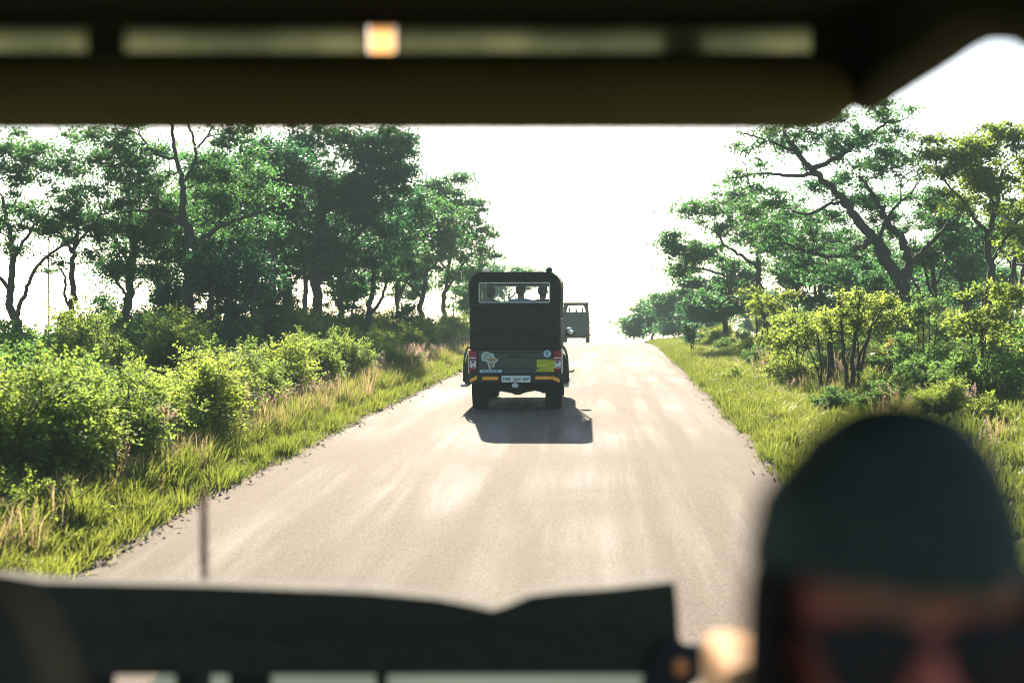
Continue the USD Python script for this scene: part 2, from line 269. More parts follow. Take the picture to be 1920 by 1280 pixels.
def tree(key, name, label, d, trunk, limbs, crown, n, leaf=L_tree, nleaf=260, ls=.115, cr=.62, flat=.42, seed=0, group=None, depth=.8, fill=.62, zbase=None):
    """trunk, limbs: px lines (x, y, width px[, depth offset]); crown: px ellipses (x, y, rx, ry[, depth offset]) filled with n leaf clumps."""
    rng = np.random.default_rng(seed + 100); pm = FPX / d
    base = P(trunk[0][0], trunk[0][1], d); g = zg(base[0], base[1]); org = np.array([base[0], base[1], g])
    def line(t): return [P(q[0], q[1], d + (q[3] if len(q) > 3 else 0)) - org for q in t], [max(q[2] / pm / 2, .012) for q in t]
    tp, tr = line(trunk)
    if tp[0][2] > -.1: tp = [np.array([tp[0][0], tp[0][1], -.2])] + tp[0 if tp[0][2] > .3 else 1:]; tr = [tr[0] * 1.25] + tr[0 if len(tp) > len(tr) else 1:]
    lines = [(tp, tr)] + [line(l) for l in limbs]
    area = np.array([c[2] * c[3] for c in crown]); cnt = np.maximum(1, np.round(n * area / area.sum())).astype(int); cl = []
    for c, k in zip(crown, cnt):
        for _ in range(k):
            a = rng.uniform(0, 2 * np.pi); q = rng.uniform(0, 1) ** fill; u, w = q * math.cos(a), q * math.sin(a)
            dd = rng.uniform(-1, 1) * depth * c[2] / pm * math.sqrt(max(.1, 1 - u * u * .8)) + (c[4] if len(c) > 4 else 0)
            cl.append((P(c[0] + u * c[2], c[1] + w * c[3], d) + np.array([0, dd, 0]) - org, cr * rng.choice([.5, .75, 1.0, 1.35], p=[.25, .3, .3, .15]) * rng.uniform(.9, 1.1)))
    wood, lf = build_wood_and_leaves(rng, lines, cl, nleaf, ls, flat=flat)
    t = thing(name, label, 'tree', org, group=group); part('trunk', wood, bark, t, smooth=True); part('crown', lf, leaf, t); trees[key] = (t, org); return t

# left side, from the frame edge towards the truck
tree('L1', 'slender_tree', 'slender forked tree with wavy trunk at the left edge, sky behind its stem', 36,
     [(38, 640, 18), (24, 590, 15), (18, 545, 13), (24, 480, 11), (15, 430, 9), (5, 370, 6)], [[(28, 600, 9), (48, 545, 7), (70, 500, 6), (110, 465, 5), (140, 450, 3)], [(18, 545, 8), (-15, 500, 6), (-40, 460, 5)], [(22, 490, 7), (60, 430, 5), (90, 400, 4)]],
     [(-10, 330, 80, 70), (40, 420, 70, 60), (-40, 430, 60, 60), (60, 290, 80, 50), (95, 490, 30, 22)], 74, nleaf=330, ls=.10, cr=.54, seed=1)
tree('L2', 'slender_tree', 'slender tree with a small loop in its stem beside the thin pole', 37,
     [(128, 640, 14), (127, 600, 12), (136, 560, 11), (134, 500, 10), (140, 460, 8), (150, 400, 5)], [[(130, 575, 6), (121, 555, 5), (122, 520, 4), (110, 500, 3)], [(136, 475, 7), (115, 440, 5), (95, 420, 4)], [(136, 470, 6), (160, 440, 5), (190, 400, 4)]],
     [(150, 420, 70, 45), (175, 350, 75, 55), (110, 400, 50, 40), (120, 290, 80, 40), (160, 480, 40, 20)], 64, nleaf=330, ls=.10, cr=.54, seed=2)
tree('L3', 'savanna_tree', 'straight dark tree behind the first bushes, right of the gap of sky at far left', 38,
     [(243, 650, 20), (240, 590, 17), (246, 520, 15), (250, 440, 13), (240, 380, 9)], [[(247, 500, 9), (215, 450, 6), (190, 430, 5)], [(250, 450, 9), (285, 400, 7), (320, 370, 5)], [(243, 560, 6), (212, 520, 4), (195, 500, 3)]],
     [(245, 410, 75, 65), (215, 480, 50, 40), (285, 470, 55, 50), (220, 590, 35, 45), (265, 310, 80, 45)], 78, L_tree, 340, ls=.10, cr=.56, seed=3)
tree('L4', 'savanna_tree', 'tall broad tree with upright pale trunk in the middle of the left trees', 37,
     [(350, 650, 26), (352, 560, 22), (360, 480, 20), (345, 400, 14), (338, 330, 9), (326, 270, 7), (320, 220, 5)],
     [[(360, 470, 12), (400, 430, 9), (450, 410, 7), (500, 395, 5)], [(350, 420, 9), (300, 400, 7), (255, 395, 5)], [(340, 350, 7), (366, 300, 6), (362, 260, 5), (352, 230, 4)], [(364, 285, 4), (385, 260, 4), (400, 235, 3)], [(330, 300, 6), (290, 285, 5), (260, 250, 4)]],
     [(350, 400, 110, 60, 1.5), (270, 370, 70, 50, .6), (430, 340, 80, 60, .8), (330, 470, 90, 45, 1.2), (440, 450, 60, 50, .8), (230, 270, 70, 40), (450, 250, 60, 40), (330, 300, 60, 35, .8)], 138, L_tree, 340, ls=.10, cr=.58, seed=4)
tree('L5', 'overgrown_tree', 'dense dark tree overgrown to the ground beside the tall broad tree', 36,
     [(430, 660, 22), (428, 600, 18), (432, 520, 15), (440, 460, 10)], [[(430, 600, 10), (470, 560, 8), (490, 500, 6)], [(428, 560, 9), (400, 520, 7), (385, 480, 5)], [(470, 650, 13, .5), (474, 580, 11, .5), (480, 500, 8, .5)], [(395, 655, 11, -.4), (392, 590, 9, -.4), (400, 520, 7, -.4)]],
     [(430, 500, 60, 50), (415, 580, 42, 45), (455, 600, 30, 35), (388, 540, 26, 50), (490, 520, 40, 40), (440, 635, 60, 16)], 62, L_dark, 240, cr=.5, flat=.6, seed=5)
tree('L6', 'dense_tree', 'largest dense dark green tree with several trunks left of the leading truck', 50,
     [(596, 660, 24), (594, 600, 20), (592, 520, 18), (600, 440, 15), (600, 360, 10), (590, 290, 6)],
     [[(570, 655, 12, .4), (570, 590, 10, .4), (572, 520, 9, .4), (560, 440, 7), (540, 370, 5)], [(540, 655, 11, 1), (545, 580, 9, 1), (540, 500, 8, 1), (520, 420, 6)], [(592, 540, 10), (640, 470, 8), (690, 420, 6), (730, 370, 4)], [(596, 470, 9), (560, 400, 7), (520, 340, 5)], [(600, 400, 8), (650, 340, 6), (690, 290, 4)], [(594, 610, 8), (640, 622, 8), (690, 628, 7), (720, 610, 4)]],
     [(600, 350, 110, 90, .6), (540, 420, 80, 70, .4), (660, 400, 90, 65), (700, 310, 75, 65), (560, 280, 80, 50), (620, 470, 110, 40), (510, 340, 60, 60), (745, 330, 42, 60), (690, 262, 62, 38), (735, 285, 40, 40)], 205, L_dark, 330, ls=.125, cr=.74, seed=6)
tree('L7', 'savanna_tree', 'thin forked tree with leaning limbs right of the densest left tree', 56,
     [(690, 660, 14), (692, 600, 12), (696, 560, 10), (704, 500, 8), (715, 440, 6)], [[(694, 590, 8), (716, 560, 6), (724, 530, 5), (735, 500, 3)], [(697, 555, 6), (672, 520, 5), (650, 500, 4)], [(704, 500, 5), (740, 460, 4), (770, 430, 3)]],
     [(715, 440, 75, 50), (690, 500, 70, 30), (760, 400, 55, 50), (770, 470, 45, 35), (650, 540, 45, 30)], 66, L_tree, 280, .14, .72, seed=7)
tree('L8', 'yellowing_tree', 'tree with lighter green lower foliage between the dense tree and the truck', 62,
     [(791, 650, 13), (790, 590, 11), (796, 530, 9), (806, 470, 7), (815, 420, 5)], [[(792, 560, 6), (765, 530, 5), (745, 515, 3)], [(800, 510, 6), (832, 480, 5), (850, 460, 3)]],
     [(810, 450, 55, 55), (835, 420, 45, 50), (780, 490, 45, 35), (760, 590, 35, 25), (815, 390, 40, 40)], 60, L_tree, 240, .15, .72, seed=8)
tree('L9', 'savanna_tree', 'rounded grey green tree with bare stem just left of the truck roof', 72,
     [(830, 640, 10), (831, 580, 9), (838, 520, 8), (850, 450, 6), (855, 390, 4)], [[(834, 550, 5), (865, 500, 4), (900, 460, 3)], [(840, 510, 5), (815, 470, 4), (800, 430, 3)], [(850, 450, 4), (880, 410, 3), (900, 390, 2)]],
     [(850, 385, 65, 50), (885, 420, 45, 50), (830, 440, 50, 45), (900, 480, 42, 40), (860, 520, 55, 25), (815, 370, 30, 35)], 84, L_tree, 220, .17, .9, seed=9)
tree('L10', 'savanna_tree', 'low far tree whose crown shows just above the truck roof', 115,
     [(960, 650, 8), (958, 600, 7), (955, 550, 5)], [[(957, 580, 4), (930, 540, 3)], [(956, 560, 4), (985, 530, 3)]],
     [(945, 530, 55, 30), (985, 520, 35, 20), (910, 560, 40, 35), (890, 590, 30, 25)], 48, L_tree, 170, .24, 1.25, seed=10)
tree('L11', 'savanna_tree', 'small crooked tree with twin stems in the gap just left of the truck', 80,
     [(868, 645, 6), (866, 615, 5), (874, 590, 4), (880, 565, 3)], [[(866, 618, 4), (852, 595, 3), (850, 570, 2)], [(872, 600, 3), (890, 580, 2)]],
     [(860, 560, 40, 22), (885, 550, 30, 20)], 26, L_tree, 210, .15, .7, seed=11)
# right side, from the far crest towards the frame edge
tree('R1', 'leaning_tree', 'largest right tree, thick trunk leaning left with spreading flat crown', 42,
     [(1722, 670, 38), (1712, 610, 34), (1698, 560, 29), (1675, 505, 23), (1640, 450, 19), (1602, 400, 16), (1562, 355, 13), (1522, 318, 11), (1495, 285, 10), (1470, 250, 7)],
     [[(1520, 318, 11), (1560, 300, 9), (1600, 275, 8), (1640, 245, 6), (1670, 225, 4)], [(1535, 325, 9), (1490, 330, 7), (1440, 325, 5), (1395, 330, 3)], [(1640, 450, 14), (1600, 470, 10), (1560, 480, 8), (1510, 470, 6), (1470, 455, 4)], [(1692, 545, 24), (1702, 490, 17), (1690, 450, 14), (1660, 410, 11), (1640, 370, 8), (1610, 330, 6)],
      [(1705, 500, 12), (1740, 460, 9), (1770, 430, 7), (1790, 400, 4)], [(1700, 520, 12), (1660, 500, 10), (1645, 460, 8), (1670, 400, 6), (1710, 360, 4)], [(1602, 400, 9), (1570, 380, 7), (1520, 400, 5), (1480, 395, 4)], [(1698, 555, 12), (1660, 550, 9), (1620, 530, 6)], [(1495, 285, 6), (1440, 265, 4), (1395, 250, 3)]],
     [(1540, 240, 95, 55, .3), (1640, 250, 85, 50, .3), (1440, 275, 75, 40), (1700, 310, 60, 50), (1590, 330, 80, 40, .9), (1520, 395, 90, 40, .8), (1430, 390, 70, 40), (1660, 400, 95, 50, 1.0), (1590, 460, 95, 40, .8), (1470, 470, 60, 30), (1740, 400, 50, 50), (1400, 340, 50, 30), (1600, 520, 60, 25), (1680, 210, 40, 25)], 205, L_tree, 225, .11, .56, .40, seed=21)
tree('R2', 'leaning_tree', 'dark tree leaning left over the verge with feathery crown toward the sky', 56,
     [(1442, 655, 17), (1436, 610, 15), (1430, 560, 13), (1422, 520, 11), (1424, 480, 9), (1440, 430, 6)], [[(1424, 500, 8), (1390, 480, 6), (1360, 460, 5), (1340, 430, 3)], [(1428, 550, 7), (1395, 530, 6), (1355, 515, 5), (1320, 505, 4), (1285, 500, 2)], [(1424, 480, 6), (1450, 445, 5), (1470, 420, 3)], [(1422, 520, 5), (1385, 545, 4), (1350, 570, 3)]],
     [(1330, 400, 55, 35), (1280, 460, 42, 40), (1370, 370, 60, 30), (1400, 440, 60, 30), (1330, 480, 60, 25), (1290, 500, 45, 25), (1450, 400, 50, 40), (1360, 545, 60, 22)], 95, L_tree, 210, .14, .72, .38, seed=22)
tree('R3', 'savanna_tree', 'dark rounded tree on the right near the crest, below the leaning one', 66,
     [(1362, 645, 11), (1358, 600, 9), (1352, 560, 7), (1345, 520, 5)], [[(1356, 580, 5), (1385, 550, 4), (1405, 530, 3)], [(1354, 565, 5), (1325, 540, 4), (1305, 525, 3)]],
     [(1345, 525, 65, 25), (1310, 550, 45, 25), (1380, 560, 45, 30), (1340, 580, 50, 22)], 60, L_dark, 220, .16, .8, seed=23)
tree('R4', 'savanna_tree', 'bluish far tree standing beside the crest of the road', 98,
     [(1222, 648, 6), (1222, 620, 5), (1224, 595, 4)], [[(1222, 612, 3), (1200, 600, 2)], [(1223, 600, 3), (1245, 585, 2)]],
     [(1210, 598, 30, 25), (1240, 588, 30, 25), (1195, 615, 20, 12), (1225, 570, 18, 12)], 46, L_tree, 190, .21, 1.0, seed=24)
tree('R5', 'savanna_tree', 'bluish far tree with wide low crown behind the roadside verge on the right', 92,
     [(1290, 648, 8), (1288, 610, 6), (1284, 580, 5)], [[(1287, 600, 4), (1262, 580, 3)], [(1286, 590, 4), (1310, 570, 3)]],
     [(1285, 570, 50, 28), (1255, 560, 30, 20), (1310, 600, 40, 25), (1270, 605, 35, 25)], 60, L_tree, 190, .2, 1.0, seed=25)
tree('R6', 'savanna_tree', 'tall reddish-tipped tree at the right edge with crown cut by the frame', 40,
     [(1846, 660, 18), (1850, 590, 16), (1858, 520, 14), (1852, 450, 12), (1868, 380, 9), (1880, 320, 6)], [[(1856, 500, 8), (1888, 440, 6), (1920, 400, 5)], [(1852, 440, 8), (1815, 390, 6), (1780, 350, 4), (1755, 310, 3)], [(1866, 390, 6), (1840, 320, 5), (1820, 270, 3)], [(1885, 660, 12, 1), (1884, 580, 10, 1), (1900, 500, 8, 1), (1910, 430, 5, 1)]],
     [(1880, 290, 80, 50), (1800, 300, 65, 40), (1830, 360, 70, 40), (1910, 380, 70, 60), (1760, 290, 40, 35), (1900, 460, 50, 40), (1860, 260, 60, 25)], 120, L_warm, 260, .12, .54, .42, seed=26)
tree('R7', 'slender_tree', 'thin two-stemmed tree right of the thick leaning trunk', 46,
     [(1762, 660, 12), (1756, 590, 10), (1750, 530, 9), (1742, 470, 6)], [[(1756, 580, 7), (1738, 520, 6), (1728, 480, 4)], [(1752, 540, 6), (1775, 490, 5), (1800, 440, 3)], [(1770, 655, 7, .3), (1730, 560, 6, .3), (1715, 530, 4, .3)]],
     [(1745, 450, 60, 40), (1790, 440, 50, 40), (1720, 490, 40, 25), (1770, 390, 50, 35)], 55, L_tree, 220, .125, .62, seed=27)
tree('R8', 'slender_tree', 'thin upright tree with sparse crown just left of the thick leaning trunk', 50,
     [(1548, 660, 12), (1544, 600, 10), (1538, 540, 9), (1530, 490, 6)], [[(1542, 590, 7), (1528, 550, 6), (1532, 500, 4)], [(1540, 560, 6), (1565, 520, 5), (1585, 500, 3)], [(1538, 540, 5), (1505, 510, 4), (1480, 500, 3)]],
     [(1530, 510, 60, 30), (1580, 520, 50, 30), (1490, 540, 45, 25), (1550, 570, 60, 25)], 60, L_tree, 220, .13, .65, seed=28)

tree('L12', 'slender_tree', 'slim straight stem between the tall broad tree and the largest dark tree', 45,
     [(512, 660, 11), (514, 590, 9), (510, 500, 8), (506, 420, 7), (510, 330, 5)], [[(508, 450, 5), (480, 400, 4), (460, 360, 3)], [(507, 400, 5), (535, 350, 4)]], [(500, 310, 70, 50), (460, 350, 50, 40), (540, 300, 50, 45), (500, 390, 60, 30)], 66, L_dark, 300, .11, .62, seed=12)
tree('L13', 'slender_tree', 'slim upright tree in the lit gap right of the largest dark tree', 54,
     [(640, 655, 10), (642, 590, 8), (638, 520, 7), (644, 450, 5)], [[(640, 540, 4), (660, 500, 3), (680, 480, 2)], [(639, 510, 4), (620, 470, 3)]], [(645, 430, 60, 40), (620, 480, 50, 30), (680, 470, 45, 30)], 44, L_tree, 260, .13, .66, seed=13)
tree('L14', 'slender_tree', 'slim pale stem close on the right of the tall broad tree', 48,
     [(398, 655, 10), (396, 590, 8), (402, 520, 7), (404, 430, 6), (410, 350, 4)], [[(403, 450, 4), (430, 400, 3), (450, 370, 2)], [(402, 500, 4), (380, 450, 3)]], [(410, 330, 60, 45), (440, 380, 50, 35), (385, 420, 45, 30)], 46, L_tree, 280, .12, .62, seed=14)
tree('L15', 'slender_tree', 'slim tree between the straight dark tree and the tall broad tree', 46,
     [(298, 655, 11), (300, 590, 9), (294, 520, 8), (300, 440, 6), (306, 370, 4)], [[(296, 500, 5), (325, 460, 4), (340, 440, 3)], [(296, 540, 4), (272, 505, 3), (262, 490, 2)]], [(300, 390, 65, 45), (330, 450, 45, 35), (270, 440, 40, 35), (300, 520, 40, 22), (310, 580, 35, 20)], 56, L_tree, 280, .12, .62, seed=15)
tree('L16', 'slender_tree', 'slim tree behind the thin forked tree, left of the lighter-leaved one', 66,
     [(745, 655, 8), (746, 600, 7), (742, 540, 6), (748, 460, 4)], [[(744, 560, 4), (765, 520, 3)], [(743, 530, 4), (722, 490, 3)]], [(748, 420, 50, 45), (730, 480, 45, 30), (770, 500, 40, 25)], 44, L_dark, 240, .15, .75, seed=16)
tree('R9', 'slender_tree', 'airy slim tree filling the gap right of the dark leaning tree', 60,
     [(1492, 660, 11), (1490, 600, 9), (1496, 530, 8), (1505, 470, 6)], [[(1491, 580, 6), (1470, 530, 5), (1455, 500, 3)], [(1497, 520, 5), (1525, 480, 4), (1545, 460, 3)]], [(1490, 440, 65, 40), (1455, 480, 45, 35), (1535, 460, 50, 35), (1500, 510, 60, 25), (1430, 430, 40, 30)], 58, L_tree, 220, .15, .70, .36, seed=29)
tree('R10', 'slender_tree', 'airy tree with two stems seen under the crown of the thick leaning tree', 57,
     [(1622, 660, 12), (1618, 600, 10), (1612, 540, 8), (1600, 490, 5)], [[(1619, 590, 6), (1640, 540, 5), (1650, 500, 3)], [(1614, 550, 5), (1580, 520, 4), (1565, 500, 3)]], [(1605, 500, 65, 35), (1650, 480, 45, 35), (1570, 530, 50, 25), (1640, 560, 45, 25)], 40, L_tree, 220, .145, .66, .36, seed=30)
tree('R11', 'slender_tree', 'airy slim tree between the thin two-stemmed tree and the right edge tree', 52,
     [(1808, 660, 11), (1806, 590, 9), (1800, 520, 8), (1795, 450, 5)], [[(1805, 570, 6), (1825, 520, 5), (1838, 480, 3)], [(1801, 530, 5), (1775, 500, 4), (1760, 480, 3)]], [(1795, 440, 55, 40), (1830, 470, 45, 40), (1770, 500, 45, 25), (1810, 540, 55, 25)], 60, L_tree, 230, .135, .66, .4, seed=31)

# the wood behind on both sides: each tree a copy of one kind, turned and scaled
rng = np.random.default_rng(77)
def bg(key, px, d, s, rz, label, group, py=655):
    q = P(px, py, d); dup(trees[key][0], label, (q[0], q[1], zg(q[0], q[1]) - .05), rz, s, group)
for k, px, d, s, lab in [('R2', 1655, 78, .9, 'hazy leaning tree behind the fork of the thick trunk'), ('R8', 1705, 72, 1.15, 'thin hazy tree directly behind the thick leaning trunk'), ('R7', 1480, 80, 1.1, 'thin hazy tree in the gap right of the dark leaning tree'),
        ('R3', 1785, 70, 1.0, 'dark round tree in the wood left of the right edge tree'), ('R8', 1812, 62, 1.15, 'thin tree stem in the wood just left of the reddish-tipped tree'), ('R7', 1905, 58, 1.15, 'thin two-stemmed tree at the right frame edge behind the charred stump'), ('R5', 1430, 105, 1.0, 'wide hazy tree far behind the dark leaning tree'),
        ('R3', 1865, 92, 1.15, 'far hazy tree behind the reddish-tipped tree'), ('R5', 1545, 118, 1.1, 'palest wide tree far behind the tallest sapling'), ('R5', 1745, 112, 1.15, 'pale wide tree far off right of the thick trunk'), ('R4', 1335, 120, 1.0, 'pale small tree far behind the dark rounded tree'), ('R8', 1625, 60, 1.05, 'thin dark stem beside the thick leaning trunk on its left')]:
    bg(k, px, d, s, rng.uniform(0, 360), lab, None)
for k, px, d, s, lab in [('L6', 540, 60, .95, 'dense tree in the shade behind the largest dark tree'), ('L7', 640, 64, 1.1, 'forked tree behind the gap right of the largest dark tree'), ('L9', 745, 88, .9, 'hazy rounded tree behind the tree with lighter lower foliage'), 
        ('L5', 500, 44, .8, 'overgrown dark tree just left of the largest dark tree'), ('L9', 410, 66, .9, 'hazy tree behind the tall broad tree'), ('L5', 325, 43, .78, 'overgrown dark tree at the foot of the tall broad tree, on its left'), ('L11', 655, 60, .9, 'small crooked tree behind the thin forked tree')]:
    bg(k, px, d, s, rng.uniform(0, 360), lab, None)

pole = P(91, 640, 40)
tag(part('thin_pole', (lambda t: (t[0] + [pole[0], pole[1], zg(pole[0], pole[1])], t[1]))(tube([(0, 0, -.3), (.01, 0, 1.5), (0, 0, 2.9), (.01, 0, 3.6)], [.024, .022, .02, .018], 8)), bark_burnt, smooth=True), 'thin straight dark pole between the two slender trees at far left', 'pole')

# ------------------------------------------------------------------ bushes
def frond_bush(rng, h, w, stems, fronds, leaflets, ll=.075, arch=.5, low=.15, spread=1.0):
    wood, C, A, N = [], [], [], []
    for _ in range(stems):
        a = rng.uniform(0, 2 * np.pi); q = math.sqrt(rng.uniform(0, 1)); b = np.array([math.cos(a), math.sin(a), 0])
        hh = h * rng.uniform(.55, 1.05) * (1 - .35 * q * q); out = w / 2 * q * spread
        pts = curve([b * out * .25, b * out * .55 + [0, 0, hh * .5], b * out * .9 + [0, 0, hh * .88], b * out * (1.05 + arch * .25) + [0, 0, hh * rng.uniform(.85, 1.0)]], 9)
        pts[1:] += rng.normal(0, .03 * h, (8, 3)); wood.append(tube(pts, np.linspace(.014, .004, 9), 4, False))
        for _ in range(fronds):
            u = rng.uniform(low, 1) ** .75 * 8; i = min(int(u), 7); s = pts[i] + (pts[i + 1] - pts[i]) * (u - i)
            dr = rng.normal(0, 1, 3) + b * .5 + [0, 0, .45]; dr /= np.linalg.norm(dr); L = rng.uniform(.16, .34) * min(1.3, h)
            t = np.linspace(.12, 1, leaflets // 2); ax = s + np.outer(t, dr) * L + np.outer(t * t, [0, 0, -.3 * arch * L])
            up = rng.normal(0, .35, 3) + [0, 0, 1]; sd = np.cross(dr, up); sd /= np.linalg.norm(sd)
            sz = ll * (1 - .45 * t)[:, None]
            for sg in (-1, 1):
                ad = sg * sd * .9 + dr * .55; C.append(ax + ad * sz * .5 + rng.normal(0, .018, ax.shape)); A.append(np.tile(ad, (len(t), 1))); N.append(np.tile(up, (len(t), 1)) + rng.normal(0, .6, (len(t), 3)))
    C, A, N = map(np.vstack, (C, A, N)); k = len(C)
    return cat(wood), quads(C, A, N, ll * rng.uniform(.7, 1.35, k), ll * .52 * rng.uniform(.8, 1.3, k))
protos = {}
def bush_kind(key, name, cat_, material, wood, *a, **k):
    r = np.random.default_rng(abs(hash_name(key))); protos[key] = (name, cat_, material, wood) + frond_bush(r, *a, **k)
def hash_name(s): return sum((i + 1) * ord(c) * 131 for i, c in enumerate(s)) % 99991
bush_kind('a', 'feathery_bush', 'bush', L_bush, bark, 1.4, 1.35, 44, 24, 18, ll=.056, low=.2)
bush_kind('b', 'feathery_bush', 'bush', L_bush, bark, 1.6, 1.25, 38, 25, 18, ll=.056, arch=.8, low=.25)
bush_kind('c', 'feathery_bush', 'bush', L_lime, bark, 1.25, 1.3, 38, 22, 18, ll=.056, arch=.7, low=.2)
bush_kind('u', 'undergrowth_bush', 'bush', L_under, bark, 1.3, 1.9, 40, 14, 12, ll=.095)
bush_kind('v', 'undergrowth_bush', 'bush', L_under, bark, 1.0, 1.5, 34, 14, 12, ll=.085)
bush_kind('w', 'leafy_shrub', 'shrub', L_lime, bark_burnt, .9, 1.1, 26, 12, 12, ll=.07)
bush_kind('r', 'reddish_shrub', 'shrub', L_red, bark_burnt, 1.25, 1.0, 26, 13, 12, ll=.075)
made = {}
def bush(key, x, y, s, rz, label, group=None):
    name, c, m, wm, wood, lf = protos[key]; loc = (x, y, zg(x, y) - .04)
    if key in made: return dup(made[key], label, loc, rz, s, group, name)
    t = thing(name, label, c, loc, rz, s=s, group=group); part('stem', wood, wm, t, smooth=True); part('foliage', lf, m, t); made[key] = proto_of(t); return t
def proto_of(t):
    """A class prim holding the same parts, for the copies."""
    path = Sdf.Path('/World/' + t.GetName() + '_kind'); stage.CreateClassPrim(path)
    Sdf.CopySpec(stage.GetRootLayer(), t.GetPath(), stage.GetRootLayer(), path); p = stage.GetPrimAtPath(path); p.SetSpecifier(Sdf.SpecifierClass)
    return p
# front row of the left thicket, nearest first; px, depth, height scale
front = [('b', 20, 15.2, 1.05, 'tall feathery bush at the left edge, nearest of the thicket'), ('a', 120, 16.2, 1.1, 'broad yellow-tipped bush, second from the left edge of the thicket'), ('b', 205, 17.4, .98, 'arching feathery bush behind the low leafy clump at lower left'),
         ('a', 270, 19.2, .95, 'bush with dark hollow behind the tall seed plume'), ('c', 350, 20.6, 1.1, 'bright lime bush behind the tall grass plume'), ('b', 405, 22.5, .92, 'upright feathery bush right of the lime bush behind the grass plume'), ('a', 455, 24.6, .95, 'rounded lime-edged bush below the overgrown tree'),
         ('c', 520, 27.0, 1.12, 'yellow-topped bush below the densest left tree'), ('b', 575, 29.5, .9, 'feathery bush under the multiple trunks of the densest tree'), ('a', 640, 32.5, .95, 'last big bush of the front row, beside the dry pink grass'), ('c', 735, 37.5, .85, 'small lime bush standing alone behind the verge halfway to the truck')]
for k, px, d, s, lab in front:
    q = P(px, 700, d); r = rng.uniform(0, 360); bush(k, q[0], q[1], (s * rng.uniform(.95, 1.15), s * rng.uniform(.95, 1.1), s), r, lab)
for k, px, d, s, lab in [('w', 40, 13.4, .62, 'low bright leafy clump at the lower left edge'), ('w', 118, 14.2, .6, 'low broad-leaved clump in front of the thicket at lower left'), ('c', -30, 13.8, .7, 'lime clump cut by the left frame edge')]:
    q = P(px, 900, d); bush(k, q[0], q[1], s, rng.uniform(0, 360), lab)
def px_of(x, y): return 960 + FPX * (np.array([x, y, 0]) @ [rgt[0], rgt[1], 0]) / (np.array([x, y, 0]) @ [fwd[0], fwd[1], 0])
def near_left(px): return [t for b, t in ((180, 'the two slender trees at far left'), (300, 'the straight dark tree'), (390, 'the tall broad tree'), (500, 'the overgrown tree'), (650, 'the largest dark tree'), (760, 'the thin forked tree'), (2000, 'the rounded grey green tree near the truck')) if px < b][0]
def near_right(px): return [t for b, t in ((1340, 'the far trees at the crest'), (1480, 'the dark leaning tree'), (1640, 'the tallest sapling'), (1770, 'the thick leaning trunk'), (3000, 'the charred stump and right edge tree')) if px < b][0]
def grove(n, kinds, f, sc, look, near, tail=''):
    for i in range(n):
        x, y = f(i); p = px_of(x, y)
        if -140 < p < 2060:
            lab = f'{look} {near(p)}{tail}'; bush(kinds[i % len(kinds)], x, y, rng.uniform(*sc), rng.uniform(0, 360), lab, lab)
U = rng.uniform
def f1(i): d = 17 + i * 1.1 + U(-.6, .6); return -7.5 - U(0, 3.0) - .02 * d, d
def f2(i): d = 22 + i * 1.5 + U(-1, 1); return -10.5 - U(0, 5.0), d
def f3(i): d = 33 + i * 2.1; return -5.7 - U(0, 1.3), d
def f4(i): d = 24 + i * 1.05 + U(-.8, .8); return 6.8 + float(RC(d)) + U(0, 7.0) + .03 * (d - 24), d
def f5(i): d = 36 + i * 2.6; return 5.4 + float(RC(d)) + U(0, 2.2), d
def f6(i): d = 22 + i * .95; return 5.8 + float(RC(d)) + U(0, 4.2), d
grove(44, 'uavub', f1, (.8, 1.15), 'bush inside the left thicket before', near_left)
grove(30, 'uv', f2, (.9, 1.3), 'dark undergrowth bush at the foot of', near_left)
grove(22, 'cabu', f3, (.7, 1.0), 'yellow green bush at the roadside below', near_left)
grove(54, 'uvcau', f4, (.6, 1.0), 'green undergrowth bush at the foot of', near_right)
grove(22, 'wcv', f5, (.4, .8), 'small yellow green shrub on the right verge before', near_right)
grove(26, 'wcavc', f6, (.35, .7), 'low lime shrub in the grass before', near_right)
for k, px, d, s, lab in [('r', 1668, 30, .95, 'reddish orange-leaved shrub below the thick leaning trunk'), ('w', 1380, 35, .55, 'small dark low shrub alone in the grass of the right verge'), ('w', 1480, 33, .95, 'yellow green shrub below the sapling nearest the road'), ('v', 1565, 26, .5, 'low pale green shrub at the foot of the many-stemmed sapling'),
                         ('v', 1660, 24.5, .62, 'low rounded green shrub in front of the reddish shrub'), ('c', 1810, 27, .62, 'pale lime shrub left of the charred stump'), ('u', 1900, 28, .9, 'broad green shrub behind the charred stump at the right edge'), ('w', 1715, 23.6, .4, 'small leafy plant in the grass just above the hat')]:
    q = P(px, 720, d); bush(k, q[0], q[1], s, rng.uniform(0, 360), lab)

